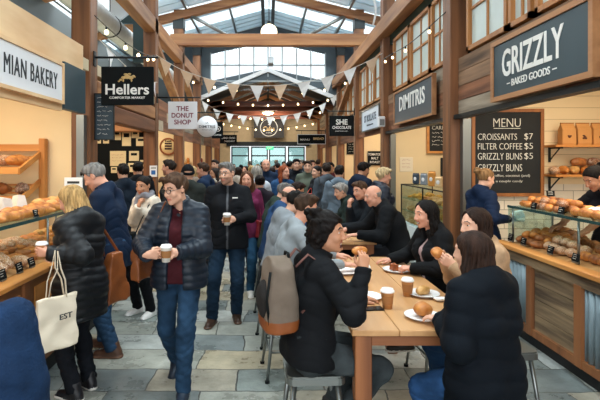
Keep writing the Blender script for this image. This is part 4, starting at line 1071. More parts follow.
# pendants
r = thing('pendant_lamp', 'large glowing globe pendant above the timber tie beam', 'lamp', (.03, 13.7, 5.36))
MB().ball((0, 0, .24), .24, 24).build('globe', mat('globe_glow', 'ffe9c4', .3, emit=2.2), r); MB().lathe([(.06, .46), (.06, .56), (.02, .58)], 14).build('cap', M_dark, r); MB().tube([(0, 0, .57), (0, 0, 1.2)], .012, 6).build('cord', M_dark, r)
r = thing('pendant_lamp', 'wide pendant lamp hanging low in the dark back hall', 'lamp', (0, 21.6, 4.05))
MB().lathe([(.34, 0), (.30, .1), (.08, .22), (.04, .26)], 24).build('shade', M_dark, r); MB().ball((0, 0, .0), (.27, .27, .11), 16).build('bulb', mat('globe_glow2', 'ffdca0', .3, emit=9.), r); MB().tube([(0, 0, .25), (0, 0, 1.0)], .012, 6).build('cord', M_dark, r)
l = bpy.data.lights.new('pendant_light', 'POINT'); l.energy = 130; l.color = (1, .84, .62); l.shadow_soft_size = .3; o = bpy.data.objects.new('pendant_light', l); COL.objects.link(o); o.location = (0, 21.6, 3.75)
r = thing('tube_light', 'pale strip lamp hanging under the tie beam', 'lamp', (.1, 16.2, 5.15))
MB().box((-.09, -.3, 0), (.09, .3, .22), bev=.02).build('housing', mat('lamp_grey', 'aab2b8', .5), r); MB().tube([(0, 0, .2), (0, 0, 1.45)], .01, 6).build('rod', M_dark, r)
# white fabric streamer and speaker box
r = thing('wall_speaker', 'small white box fixed to the timber post beside the slate grey sign', 'speaker', (2.4, 9.84, 2.55))
MB().box((-.07, -.02, 0), (.07, .1, .22), bev=.015).build('housing', M_white, r); MB().box((-.05, -.026, .03), (.05, -.018, .16), bev=.005).build('grille', M_steel, r)
r = thing('hanging_streamer', 'white fabric streamer hanging high by the post plate', 'banner', (2.2, 9.75, 4.68))
mb = MB()
for i in range(14):
    pass
mb.tube([(.05*math.sin(i*.7), .03*math.cos(i*.9), .12*i) for i in range(14)], [.03+.045*(i/13) for i in range(14)], 8, flat=.35); mb.build('cloth', M_pen[0], r)
# ---------------------------------------------------------------- bread and pastry kinds (one mesh each, copied)
def crust(name, c1, c2, sc=22, rough=.5, flour=0):
    m = mat(name, c1, rough, var=.4, vscale=sc, col2=c2, bump=.25, bscale=70)
    if flour:
        nt = m.node_tree; N = nt.nodes; L = nt.links; b = N['Principled BSDF']; src = b.inputs['Base Color'].links[0].from_socket
        n = N.new('ShaderNodeTexNoise'); n.inputs['Scale'].default_value = 30; n.inputs['Detail'].default_value = 6
        r = N.new('ShaderNodeMapRange'); L.new(n.outputs[0], r.inputs[0]); r.inputs[1].default_value = .62-flour*.25; r.inputs[2].default_value = .72-flour*.2
        mx = N.new('ShaderNodeMix'); mx.data_type = 'RGBA'; L.new(r.outputs[0], mx.inputs[0]); L.new(src, mx.inputs[6]); mx.inputs[7].default_value = (*srgb('f0e6d4'), 1); L.new(mx.outputs[2], b.inputs['Base Color'])
    return m
C_gold = crust('crust_golden', 'd08a3e', 'a8622a'); C_brown = crust('crust_brown', 'a96a34', '7a4520'); C_dark = crust('crust_dark', '7d4a26', '4a2915', flour=.25)
C_flour = crust('crust_floured', 'bd8650', '96602f', flour=.42); C_rust = crust('crust_rustic', 'b5733c', '7d4822', flour=.3); C_pale = crust('crust_pale', 'dcae6c', 'c08c4a'); C_sugar = crust('crust_sugar', 'd8c8b2', 'b99f80', flour=.6)
C_ice = mat('icing_white', 'f1e9e2', .3, bump=.1, bscale=30); C_pink = mat('icing_pink', 'e3b3a6', .35, var=.15, vscale=30); C_choc = mat('icing_chocolate', '3f2014', .3)
PROTO = {}
def proto(key):
    if key in PROTO: return PROTO[key]
    kind, mt = key
    if kind == 'bun': f = lambda P: ell(P, (0, 0, .028), (.052, .05, .04))+lump(P, 60, .0025); bb = (-.06, -.06, -.02), (.06, .06, .08)
    elif kind == 'roll': f = lambda P: np.maximum(ell(P, (0, 0, .03), (.085, .045, .042))+lump(P, 45, .003)+.006*np.maximum(0, 1-np.abs(P[:, 1]+.2*P[:, 0])/.007)*(P[:, 2] > .04), -P[:, 2]); bb = (-.1, -.06, -.01), (.1, .06, .09)
    elif kind == 'loaf':
        def f(P):
            d = ell(P, (0, 0, .05), (.15, .068, .066))+lump(P, 30, .004)
            t = np.abs(((P[:, 0]+.5*P[:, 1])/.062+.5) % 1-.5)*.062
            return np.maximum(d+.009*np.maximum(0, 1-t/.011)*(P[:, 2] > .06), -P[:, 2])
        bb = (-.17, -.08, -.01), (.17, .08, .13)
    elif kind == 'batard':
        def f(P):
            d = smin(rc(P, (-.11, 0, .05), (0, 0, .058), .032, .058), rc(P, (0, 0, .058), (.11, 0, .05), .058, .032), .03)+lump(P, 28, .004, 1)
            return np.maximum(d+.012*np.maximum(0, 1-np.abs(P[:, 1]-.2*P[:, 0])/.012)*(P[:, 2] > .07), -P[:, 2])
        bb = (-.16, -.08, -.01), (.16, .08, .14)
    elif kind == 'baguette':
        def f(P):
            d = rc(P, (-.25, 0, .032), (.25, 0, .032), .032, .03)+lump(P, 30, .002)
            t = np.abs(((P[:, 0]+1.2*P[:, 1])/.085) % 1-.5)*.085
            return d+.007*np.maximum(0, 1-t/.012)*(P[:, 2] > .045)
        bb = (-.3, -.05, -.01), (.3, .05, .08)
    elif kind == 'croissant':
        def f(P):
            d = None
            for i in range(9):
                t = (i-4)/4; a = t*1.15
                c = (.085*math.sin(a), -.075*(1-math.cos(a)), .03-.006*abs(t)); r = .040*(1-.62*abs(t)**1.4)
                e = ell(P, c, (r*.62+.006, r, r*.95), Rm(0, 0, math.degrees(-a)*1.0)); d = e if d is None else smin(d, e, .004)
            return np.maximum(d, -P[:, 2])
        bb = (-.12, -.1, -.01), (.12, .06, .09)
    elif kind == 'donut': f = lambda P: np.sqrt((np.hypot(P[:, 0], P[:, 1])-.036)**2+((P[:, 2]-.024)*1.05)**2)-.0235+lump(P, 50, .001); bb = (-.07, -.07, -.01), (.07, .07, .06)
    elif kind == 'swirl':
        def f(P):
            r = np.hypot(P[:, 0], P[:, 1]); a = np.arctan2(P[:, 1], P[:, 0]); d = np.maximum(r-.058-.003*np.sin(a*3), np.abs(P[:, 2]-.024)-.022+r*.12)
            return d+.005*np.cos((r/.0185-a/(2*PI))*2*PI)*.5
        bb = (-.07, -.07, -.01), (.07, .07, .06)
    elif kind == 'danish': f = lambda P: smin(np.maximum(np.maximum(np.abs(P[:, 0])+np.abs(P[:, 1])*.35-.06, np.abs(P[:, 1])+np.abs(P[:, 0])*.35-.06), np.abs(P[:, 2]-.018)-.014+lump(P, 60, .003)), ell(P, (0, 0, .03), (.026, .026, .016)), .006); bb = (-.07, -.07, -.01), (.07, .07, .06)
    h = {'loaf': .008, 'batard': .008, 'baguette': .01}.get(kind, .006)
    V, Q = nets(f, bb[0], bb[1], h)
    V[:, 2] -= V[:, 2].min()
    o = npmesh({'bun': 'bread_bun', 'roll': 'bread_roll', 'swirl': 'cinnamon_swirl'}.get(kind, kind), V, Q, mt)
    COL.objects.unlink(o); PROTO[key] = o; return o
TOP = {}
def bake(kind, mt, loc, label, group, rz=0., sc=1., tilt=0., cat='bread', icing=None, name=None):
    o = proto((kind, mt)).copy(); COL.objects.link(o)
    if name: o.name = name
    o.location = loc; o.rotation_euler = (tilt, 0, rz); o.scale = (sc,)*3
    tag(o, label, cat, group)
    if icing:
        k = ('ice', kind, icing)
        if k not in TOP:
            if kind == 'donut': f = lambda P: np.maximum(np.sqrt((np.hypot(P[:, 0], P[:, 1])-.036)**2+(P[:, 2]-.026)**2)-.0262, .027+.003*np.sin(np.arctan2(P[:, 1], P[:, 0])*7)-P[:, 2])
            else: f = lambda P: np.maximum(ell(P, (0, 0, .028), (.055, .053, .043) if kind == 'bun' else (.089, .049, .046)), .046+.004*np.sin(np.arctan2(P[:, 1], P[:, 0])*6)-P[:, 2])
            V, Q = nets(f, (-.1, -.07, -.01), (.1, .07, .09), .006); q = npmesh('icing', V, Q, icing); COL.objects.unlink(q); TOP[k] = q
        c = TOP[k].copy(); COL.objects.link(c); c.parent = o
    return o
def pile(kinds, x0, x1, y0, y1, zf, nx, ny, label, group, seed, levels=1, cat='pastry', sc=1., rzr=.5, rz0=0., jit=.012):
    "rows of baked things on a tray; zf gives the tray height"
    rnd = random.Random(seed)
    for lv in range(levels):
        for i in range(nx-lv):
            for j in range(ny-(lv > 0)):
                x = x0+(x1-x0)*(i+.5+lv*.5)/nx+rnd.uniform(-jit, jit); y = y0+(y1-y0)*(j+.5+(lv > 0)*.5)/ny+rnd.uniform(-jit, jit)
                kd, mt, ic = kinds[rnd.randrange(len(kinds))]
                bake(kd, mt, (x, y, zf(x, y)+.002+lv*.05*sc), label, group, rz0+rnd.uniform(-rzr, rzr), sc*rnd.uniform(.92, 1.08), cat=cat, icing=ic)
def price_card(x, y, z, rz, label, group, s=1., seed=0):
    r = thing('price_card', label, 'price card', (x, y, z), rz, group); r['_t'] = .006
    MB().box((-.045*s, -.003, .012), (.045*s, .003, .082*s), M=Matrix.Rotation(-.25, 4, 'X')).build('card', M_black, r); MB().box((-.03*s, -.006, 0), (.03*s, .02, .012)).build('stand', M_steel, r)
    c = MB(); rnd = random.Random(seed)
    for i in range(3): c.tube([(-.03*s, -.010-.0+.25*(.022+.017*i)*s-.0, (.066-.017*i)*s+.004), (rnd.uniform(.005, .03)*s, -.010+.25*(.022+.017*i)*s, (.066-.017*i)*s+.004)], .0025*s, 4)
    for v in range(len(c.v)): p = c.v[v]; c.v[v] = Vector((p.x, -.0055+.255*(p.z-.0)*1.0, p.z))
    c.build('chalk_writing', M_chalk, r); return r
# ---------------------------------------------------------------- baked goods counter (right of the aisle)
M_corr = mat('corrugated_iron', '8799a0', .5, metal=.25, var=.35, vscale=4, stretch=(1, 1, .35), col2='5d6d74', bump=.1, bscale=18)
M_oldwood = wood('weathered_plank', 'a88c68', '4a3929', 'y', .8, 8, .5); M_stile = wood('counter_stile', '9a6238', '6f4426', 'z')
t = thing('baked_goods_counter', 'long wooden counter with corrugated iron and plank panels under pastry trays', 'counter', (2.9, 3.1, 0))
def part(o, name, a, b_, m, bev=0.):
    L = o.location; return MB().box([a[i]-L[i] for i in range(3)], [b_[i]-L[i] for i in range(3)], bev=bev).build(name, m, o)
Y0, Y1 = .9, 5.25
part(t, 'kickplate', (2.64, Y0, 0), (3.3, Y1, .13), M_kick); part(t, 'carcass', (2.62, Y0, .13), (3.32, Y1, .90), wood('carcass', '6b4c34', '4a3324', 'y'))
part(t, 'rail', (2.535, Y0, .905), (2.66, Y1+.02, .95), M_orangewood_y, .006); part(t, 'apron', (2.575, Y0, .80), (2.625, Y1, .905), M_oldwood)
part(t, 'base_rail', (2.575, Y0, .13), (2.625, Y1, .20), M_stile)
part(t, 'deck', (2.66, Y0, .90), (3.3, Y1, .93), M_orangewood_y)
pan = [(5.19, 4.66, 'c'), (4.55, 3.93, 'b'), (3.83, 3.2, 'c'), (3.1, 2.45, 'b'), (2.35, 1.7, 'c')]
for y in (5.22, 4.605, 3.88, 3.15, 2.4): part(t, 'stile', (2.57, y-.045, .13), (2.63, y+.045, .81), M_stile)
for y1, y0, k in pan:
    if k == 'c':
        n = int((y1-y0)/.008); V = []; Fc = []
        for i in range(n+1):
            y = y0+(y1-y0)*i/n; x = 2.603+.012*math.cos(2*PI*(y-y0)/.076)
            V += [(x-2.9, y-3.1, .2), (x-2.9, y-3.1, .8), (2.63-2.9, y-3.1, .8), (2.63-2.9, y-3.1, .2)]
        for i in range(n):
            for j in range(4): Fc.append((i*4+j, i*4+(j+1) % 4, i*4+4+(j+1) % 4, i*4+4+j))
        MB().add(V, Fc, smooth=True).build('corrugated_panel', M_corr, t)
    else:
        mb = MB()
        for i in range(4): mb.box((2.6-2.9, y0-3.1, .2+.15*i+.003), (2.63-2.9, y1-3.1, .2+.15*(i+1)-.003))
        mb.build('plank_panel', M_oldwood, t)
# glass shelf above
g = thing('glass_shelf', 'glass serving shelf on steel posts above the pastry counter', 'shelf', (2.95, 3.1, .93))
GX = lambda v: (v[0]-2.95, v[1]-3.1, v[2]-.93)
MB().box(GX((2.70, Y0, 1.325)), GX((3.2, Y1, 1.337))).build('shelf_glass', glassy('shelf_glass', (.8, .92, .9), .2), g)
MB().box(GX((2.692, Y0, 1.318)), GX((2.704, Y1, 1.344))).build('front_edge', mat('glass_edge', '2f4a48', .2), g)
MB().box(GX((2.70, Y1-.012, .95)), GX((3.2, Y1, 1.325))).build('end_pane', glassy('end_glass', (.85, .95, .93), .15), g)
MB().box(GX((2.695, Y0, 1.12)), GX((2.703, Y1-.02, 1.318))).build('front_pane', glassy('guard_glass', (.93, .97, .96), .07), g)
for y in (5.2, 4.1, 3.0, 1.9):
    for x in (2.73, 3.17): MB().tube([GX((x, y, .931)), GX((x, y, 1.325))], .011, 8).build('post', M_steel, g)
deck = lambda x, y: .932+.10*(x-2.68)/.6
# sloping trays
for i, (y0, y1) in enumerate(((4.72, 5.2), (4.22, 4.7), (3.72, 4.2), (3.2, 3.7), (2.6, 3.18))):
    mb = MB(); V = [(2.70, y0, .931), (3.26, y0, .931+.093), (3.26, y1, .931+.093), (2.70, y1, .931)]; V += [(a, b_, c-.012) for a, b_, c in V]
    V = V[:4]+[(2.70, y0, .931), (3.26, y0, .931), (3.26, y1, .931), (2.70, y1, .931)]
    mb.add(V, [(0, 1, 2, 3), (7, 6, 5, 4), (0, 4, 5, 1), (1, 5, 6, 2), (2, 6, 7, 3), (3, 7, 4, 0)])
    o = mb.build('serving_tray', wood('tray_board', 'c9975f', 'a47444', 'x')); tag(o, 'sloping wooden tray under ' + ('brown rolls', 'floured buns', 'croissants', 'sugared donuts', 'iced swirls')[i] + ' on the corrugated counter', 'tray', 'sloping counter trays')
zt = lambda x, y: .931+.166*(x-2.70)+.004
pile([('roll', C_brown, None), ('bun', C_gold, None), ('roll', C_gold, None)], 2.74, 3.24, 4.72, 5.2, zt, 5, 4, 'brown bread rolls heaped at the far end of the corrugated counter', 'brown rolls on the corrugated counter', 1, 2, sc=1.0)
pile([('bun', C_flour, None), ('bun', C_flour, None), ('bun', C_sugar, None)], 2.73, 2.98, 4.24, 4.7, zt, 2, 4, 'round floured buns beside the brown rolls', 'floured buns on the corrugated counter', 2, 2, sc=1.05)
pile([('croissant', C_gold, None), ('croissant', C_brown, None)], 2.99, 3.24, 4.2, 4.7, zt, 1, 3, 'croissants behind the floured buns', 'croissants behind the floured buns', 3, 1, sc=1.2, rz0=1.2)
pile([('croissant', C_gold, None), ('croissant', C_brown, None)], 2.74, 3.1, 3.74, 4.2, zt, 2, 4, 'golden croissants in rows on the corrugated counter', 'croissants on the corrugated counter', 4, 2, sc=1.15, rz0=1.2, rzr=.3)
pile([('donut', C_sugar, None), ('donut', C_gold, C_ice)], 2.73, 3.0, 3.24, 3.72, zt, 2, 4, 'sugared ring donuts at the near part of the corrugated counter', 'sugared donuts on the corrugated counter', 5, 2, cat='donut', sc=1.1)
pile([('swirl', C_brown, None), ('swirl', C_flour, None)], 3.02, 3.24, 3.24, 3.72, zt, 1, 4, 'almond swirls behind the sugared donuts', 'almond swirls on the corrugated counter', 6, 1, sc=1.15)
pile([('swirl', C_gold, None), ('danish', C_pale, None)], 2.74, 3.24, 2.64, 3.15, zt, 4, 4, 'pastries on the tray nearest the aisle mouth', 'nearest pastries on the corrugated counter', 7, 1)
for i in range(3): bake('baguette', C_brown, (3.19-.03*i, 3.98-.02*i, zt(3.2, 4)+.01+.06*i), 'long brown baguette lying at the back of the corrugated counter', 'baguettes at the back of the counter', 1.5+.05*i, .95)
# upper shelf
zs = lambda x, y: 1.338
pile([('roll', C_brown, None), ('roll', C_rust, None), ('roll', C_gold, None)], 2.74, 3.16, 4.45, 5.2, zs, 3, 6, 'floured rolls heaped on the glass shelf by the menu board', 'floured rolls on the glass shelf', 8, 2, 'bread', 1.02, .4, 1.3)
pile([('bun', C_gold, C_ice), ('bun', C_pale, C_pink), ('roll', C_gold, C_ice)], 2.96, 3.16, 3.7, 4.42, zs, 2, 6, 'white and pink iced buns on the glass shelf', 'iced buns on the glass shelf', 9, 1, 'pastry', 1.1)
pile([('croissant', C_gold, None)], 2.74, 2.94, 3.3, 4.36, zs, 1, 8, 'golden croissants on the glass shelf', 'croissants on the glass shelf', 10, 1, 'pastry', 1.2, .3, 1.3)
pile([('bun', C_gold, C_ice)], 2.76, 3.14, 2.7, 3.25, zs, 3, 4, 'iced buns at the near end of the glass shelf', 'near iced buns on the glass shelf', 11, 1, 'pastry', 1.1)
for i, (px, X) in enumerate(((510, 2.685), (523, 2.685), (550, 2.685), (575, 2.685))):
    price_card(X-.005, (X)*F/(px-CX), .951, -R90, 'black price card of chalk writing on the corrugated counter rail', 'price cards on the counter rail', 1., i)
for i, (px, X) in enumerate(((533, 2.72), (560, 2.72))):
    price_card(X, X*F/(px-CX), 1.338, -R90, 'black price card standing on the glass shelf', 'price cards on the glass shelf', .95, i+7)
price_card(3.02, 4.98, 1.45, -.2, 'small black label stuck on top of the floured rolls', None, .9, 12)
# back shelves with bread and coffee bags
def shelf(label, x0, x1, y0, y1, z, m=None):
    r = thing('wall_shelf', label, 'shelf', ((x0+x1)/2, y1, z-.03)); w = x1-x0
    MB().box((-w/2, y0-y1, 0), (w/2, 0, .03)).build('board', m or M_orangewood, r)
    for sx in (-w/2+.1, w/2-.1):
        b_ = MB(); b_.box((sx-.012, -.02, -.2), (sx+.012, 0, 0)); b_.box((sx-.012, y0-y1+.03, -.02), (sx+.012, 0, 0)); b_.tube([(sx, -.01, -.18), (sx, (y0-y1)*.75, -.01)], .009, 6); b_.build('bracket', M_dark, r)
    return r
shelf('upper wooden wall shelf holding kraft coffee bags', 3.74, 5.0, 6.06, 6.375, 2.05); shelf('lower wooden wall shelf of loaves beneath the coffee bags', 3.74, 5.0, 6.06, 6.375, 1.66)
M_kraft = mat('kraft_paper', 'c58b4c', .65, bump=.15, bscale=25)
for i in range(5):
    r = thing('coffee_bag', ('kraft coffee bag with an animal mark at the end beside the menu board', 'kraft coffee bag with a dark cup mark, second from the menu board', 'kraft coffee bag with a round mark, third from the menu board', 'kraft coffee bag fourth from the menu board', 'kraft coffee bag fifth from the menu board')[i], 'coffee bag', (3.97+.205*i, 6.2, 2.052), 0, 'coffee bags on the upper shelf')
    mb = MB(); rows = [(0, .085, .05), (.02, .09, .055), (.2, .088, .05), (.25, .086, .02), (.29, .084, .006)]
    V = []; Fc = []
    for z, a, b_ in rows: V += [(-a, -b_, z), (a, -b_, z), (a, b_, z), (-a, b_, z)]
    for k in range(4):
        for j in range(4): Fc.append((k*4+j, k*4+(j+1) % 4, k*4+4+(j+1) % 4, k*4+4+j))
    mb.add(V, Fc+[(3, 2, 1, 0), (16, 17, 18, 19)]); mb.build('pouch', M_kraft, r)
    MB().box((-.086, -.012, .278), (.086, .012, .292)).build('fold', mat('kraft_dark', '9c6630', .7), r)
    e = MB(); rr = random.Random(i)
    for k in range(4): e.ball((rr.uniform(-.022, .022), -.058, .105+rr.uniform(-.02, .02)), (rr.uniform(.012, .022), .006, rr.uniform(.009, .018)), 8)
    e.build('printed_mark', mat('bag_print', '5a3018', .7), r)
loaves = [(3.80, 'loaf', C_flour), (3.93, 'batard', C_gold), (4.07, 'batard', C_pale), (4.22, 'loaf', C_gold), (4.40, 'loaf', C_brown), (4.58, 'loaf', C_gold), (4.75, 'batard', C_brown)]
for i, (x, k_, m_) in enumerate(loaves): bake(k_, m_, (x, 6.2, 1.662), 'crusty loaf in the bottom layer on the lower wall shelf', 'bottom layer of loaves on the wall shelf', 1.1+.25*math.sin(i*2), .95)
for i, x in enumerate((4.14, 4.33, 4.52, 4.68)): bake('loaf', (C_brown, C_dark, C_dark, C_brown)[i], (x, 6.21, 1.775), 'dark crusty loaf lying on top of the other loaves', 'top layer of loaves on the wall shelf', .3+.2*i, .95, .0)
# ---------------------------------------------------------------- bakery counter (left of the aisle)
t = thing('bakery_counter', 'brown wooden bakery counter with a broad pine rail', 'counter', (-2.25, 3.2, 0)); Y0, Y1 = 1.0, 5.6
M_lw = wood('bakery_front', '9a6a40', '73492a', 'y')
part(t, 'kickplate', (-2.6, Y0, 0), (-1.93, Y1, .15), M_kick); part(t, 'carcass', (-2.62, Y0, .15), (-1.9, Y1, .9), M_lw); part(t, 'rail', (-2.0, Y0, .9), (-1.86, Y1+.02, .945), M_orangewood_y, .008)
part(t, 'deck', (-2.62, Y0, .9), (-2.0, Y1, .93), M_orangewood_y)
for y in (5.55, 4.6, 3.65, 2.7, 1.75): part(t, 'stile', (-1.902, y-.05, .15), (-1.878, y+.05, .9), M_stile)
for y in (4.15, 3.2): part(t, 'pine_panel', (-1.902, y-.36, .22), (-1.888, y+.36, .82), M_orangewood_y)
g = thing('glass_shelf', 'glass shelf with a dark edge above the bakery breads', 'shelf', (-2.25, 3.2, .93)); GX = lambda v: (v[0]+2.25, v[1]-3.2, v[2]-.93)
MB().box(GX((-2.55, Y0, 1.33)), GX((-2.0, Y1, 1.342))).build('shelf_glass', MATS['shelf_glass'], g); MB().box(GX((-2.004, Y0, 1.322)), GX((-1.992, Y1, 1.35))).build('front_edge', mat('glass_edge', '2f4a48', .2), g)
MB().box(GX((-2.55, Y1-.012, .95)), GX((-2.0, Y1, 1.33))).build('end_pane', MATS['end_glass'], g)
for y in (5.5, 4.3, 3.1, 1.9):
    for x in (-2.03, -2.5): MB().tube([GX((x, y, .931)), GX((x, y, 1.33))], .011, 8).build('post', M_steel, g)
zl = lambda x, y: .932+.16*(-2.03-x)
for i, (y0, y1) in enumerate(((4.7, 5.5), (3.9, 4.66), (3.1, 3.86), (2.3, 3.06))):
    V = [(-2.03, y0, .934), (-2.58, y0, .934+.088), (-2.58, y1, .934+.088), (-2.03, y1, .934)]; V += [(a, b_, .931) for a, b_, c in V]
    o = MB().add(V, [(3, 2, 1, 0), (4, 5, 6, 7), (0, 1, 5, 4), (1, 2, 6, 5), (2, 3, 7, 6), (3, 0, 4, 7)]).build('serving_tray', MATS['tray_board']); tag(o, 'sloping wooden bakery tray under ' + ('rolls', 'filled pastries', 'floured loaves', 'seeded loaves')[i], 'tray', 'sloping bakery trays')
zl2 = lambda x, y: .938+.16*(-2.03-x)
pile([('roll', C_gold, None), ('bun', C_pale, None)], -2.55, -2.06, 4.72, 5.45, zl2, 4, 5, 'golden rolls at the far end of the bakery counter', 'golden rolls on the bakery counter', 20, 1, 'bread')
pile([('danish', C_gold, None), ('swirl', C_brown, None), ('roll', C_flour, None)], -2.55, -2.06, 3.92, 4.64, zl2, 4, 5, 'filled pastries in the middle of the bakery counter', 'filled pastries on the bakery counter', 21, 1, 'pastry', 1.15)
pile([('batard', C_flour, None), ('roll', C_gold, None), ('roll', C_flour, None)], -2.55, -2.08, 3.12, 3.84, zl2, 3, 5, 'floured breads beside the price cards on the bakery counter', 'floured breads on the bakery counter', 22, 1, 'bread', 1.05, .4)
pile([('loaf', C_flour, None), ('loaf', C_gold, None)], -2.54, -2.1, 2.3, 3.04, zl2, 2, 4, 'large floured loaves at the near end of the bakery counter', 'large loaves on the bakery counter', 23, 1, 'bread', .95, .3, .4)
pile([('croissant', C_gold, None), ('roll', C_gold, None)], -2.34, -2.05, 3.7, 4.75, lambda x, y: 1.343, 2, 7, 'golden croissants and rolls on the glass bakery shelf', 'croissants on the bakery shelf', 24, 1, 'pastry', 1.25, .3, 1.4)
pile([('bun', C_pale, C_pink), ('bun', C_gold, None)], -2.5, -2.08, 4.85, 5.5, lambda x, y: 1.343, 3, 4, 'pink topped buns at the end of the glass bakery shelf', 'buns on the bakery shelf', 25, 1, 'pastry', 1.15)
pile([('loaf', C_gold, None)], -2.5, -2.1, 2.6, 3.6, lambda x, y: 1.343, 2, 5, 'golden loaves at the near end of the glass bakery shelf', 'loaves on the bakery shelf', 26, 1, 'bread', .9, .2, .2)
for i, (px, py) in enumerate(((34, 262), (22, 268), (5, 281))):
    Yc = 1.965*F/(CX-px); price_card(-1.975, Yc, .946, R90, 'black price card of chalk writing on the bakery rail', 'price cards on the bakery rail', 1.05, i+20)
price_card(-2.03, 4.1, 1.343, R90, 'small black price card on the glass bakery shelf', None, .9, 30)
# bread rack against the cream wall
t = thing('bread_rack', 'pale pine bread rack with sloping slatted shelves against the cream wall', 'rack', (-3.75, 6.1, 0))
for sx in (-.75, .72): MB().box((sx-.04, .14, 0), (sx+.04, .24, 2.14), bev=.006).build('upright', M_orangewood_z, t)
for k_, z in enumerate((1.70, 1.33)):
    mb = MB()
    for i in range(5):
        y = -.36+.11*i; zz = z+.045*i; mb.box((-.72, y, zz), (.68, y+.08, zz+.02))
    mb.build('slatted_shelf', M_orangewood, t)
    MB().box((-.74, -.40, z-.02), (.70, -.37, z+.055)).build('lip', M_orangewood, t)
    for sx in (-.74, .68):
      mb = MB(); mb.add([(sx, -.38, z-.03), (sx+.03, -.38, z-.03), (sx+.03, .2, z+.21), (sx, .2, z+.21), (sx, -.38, z+.05), (sx+.03, -.38, z+.05), (sx+.03, .2, z+.29), (sx, .2, z+.29)], [(0, 3, 2, 1), (4, 5, 6, 7), (0, 1, 5, 4), (1, 2, 6, 5), (2, 3, 7, 6), (3, 0, 4, 7)])
      mb.build('side_rail', M_orangewood_y, t)
MB().box((-.79, .15, 1.97), (.70, .19, 2.06)).build('back_rail', M_orangewood, t)
for i in range(6): bake('loaf', (C_flour, C_gold)[i % 2], (-4.2+.2*i, 5.95, 1.79), 'long floured loaf leaning on the upper shelf of the pine rack', 'loaves on the upper rack shelf', 1.1, 1.15, .28)
for i in range(5): bake('batard', (C_dark, C_brown)[i % 2], (-4.18+.26*i, 5.93, 1.415), 'dark round loaf on the lower shelf of the pine rack', 'loaves on the lower rack shelf', .5+.3*i, 1.25, .25)
for i in range(4):
    r = MB(); r.add(*(lambda: ([(-.09, -.06, 0), (.09, -.06, 0), (.09, .06, 0), (-.09, .06, 0), (-.07, -.03, .16), (.08, -.03, .14), (.08, .03, .15), (-.07, .03, .17)], [(0, 3, 2, 1), (4, 5, 6, 7), (0, 1, 5, 4), (1, 2, 6, 5), (2, 3, 7, 6), (3, 0, 4, 7)]))())
    o = r.build('paper_bag', mat('white_bag', 'e6ddd2', .7, bump=.4, bscale=25)); o.location = (-2.48+.0*i, 3.8+.27*i, 1.345); o.rotation_euler = (0, 0, i*.8)
    o.location.x = -2.46; o.location.z = 1.343; tag(o, 'crumpled white paper bag standing behind the croissants on the bakery shelf', 'bag', 'white bags on the bakery shelf')
r = sign('poster', 'white poster with a loaf picture by the grey bakery jamb', .24, .30, .008, (-2.56, 6.14, 1.32), 0, mat('paper', 'eef0f2'), cat='poster')
MB().ball((0, -.006, .1), (.07, .004, .04), 12).build('loaf_picture', C_pale, r); MB().box((-.08, -.007, .22), (.08, -.005, .25)).build('text_line', M_ink, r)
# ---------------------------------------------------------------- glass case of the second stall on the right
t = thing('display_case', 'tall glass display case of yellow pastries on a white base', 'display case', (2.98, 8.05, 0))
part(t, 'base', (2.66, 6.75, 0), (3.3, 9.35, .62), mat('case_base', 'cfd2cf', .5)); 
for z in (.62, .86, 1.1): part(t, 'shelf', (2.68, 6.77, z), (3.28, 9.33, z+.012), MATS['shelf_glass'] if z > .7 else M_white)
for x in (2.66, 3.28):
    for y in (6.75, 8.05, 9.33): part(t, 'upright', (x, y, .62), (x+.02, y+.02, 1.37), M_dark)
for y in (6.75, 9.33): part(t, 'top_bar', (2.66, y, 1.355), (3.3, y+.02, 1.375), M_dark)
for x in (2.66, 3.28): part(t, 'top_bar', (x, 6.75, 1.355), (x+.02, 9.35, 1.375), M_dark)
part(t, 'front_pane', (2.665, 6.77, .63), (2.67, 9.33, 1.355), M_glass); part(t, 'end_pane', (2.68, 9.335, .63), (3.28, 9.34, 1.355), M_glass); part(t, 'top_pane', (2.68, 6.77, 1.362), (3.28, 9.33, 1.370), M_glass)
C_yel = crust('pastry_yellow', 'e9b44c', 'd08d2a'); C_lem = mat('tart_filling', 'f2c94f', .35)
for k_, z in enumerate((.632, .872, 1.112)):
    pile([('danish', C_yel, None), ('bun', C_yel, None), ('swirl', C_gold, None), ('roll', C_pale, None)], 2.74, 3.22, 6.85, 9.25, lambda x, y: z, 3, 12, 'yellow pastry on the %s shelf of the glass case' % ('bottom', 'middle', 'top')[k_], 'pastries on the %s shelf of the case' % ('bottom', 'middle', 'top')[k_], 40+k_, 1, 'pastry', 1.25)
for i, (px, hh, c, lb) in enumerate(((416, .2, '2c3a4a', 'dark photo pouch standing on the glass case'), (424, .21, '7d8894', 'grey pouch with a round face mark on the glass case'), (432, .26, 'c98a3e', 'tall orange packet on the glass case'), (439, .18, 'd9b98c', 'small tan packet on the glass case beside the post'))):
    X = 2.95; Yc = X*F/(px-CX); r = thing('packet', lb, 'packet', (X, Yc, 1.376), -.9)
    MB().box((-.07, -.035, 0), (.07, .035, hh), bev=.02).build('pouch', mat('packet_'+c, c, .5), r); MB().ball((0, -.034, hh*.5), (.035, .006, .04), 10).build('printed_mark', M_signwhite, r); MB().box((-.065, -.008, hh-.015), (.065, .008, hh+.012)).build('top_seal', mat('packet_'+c, c), r)
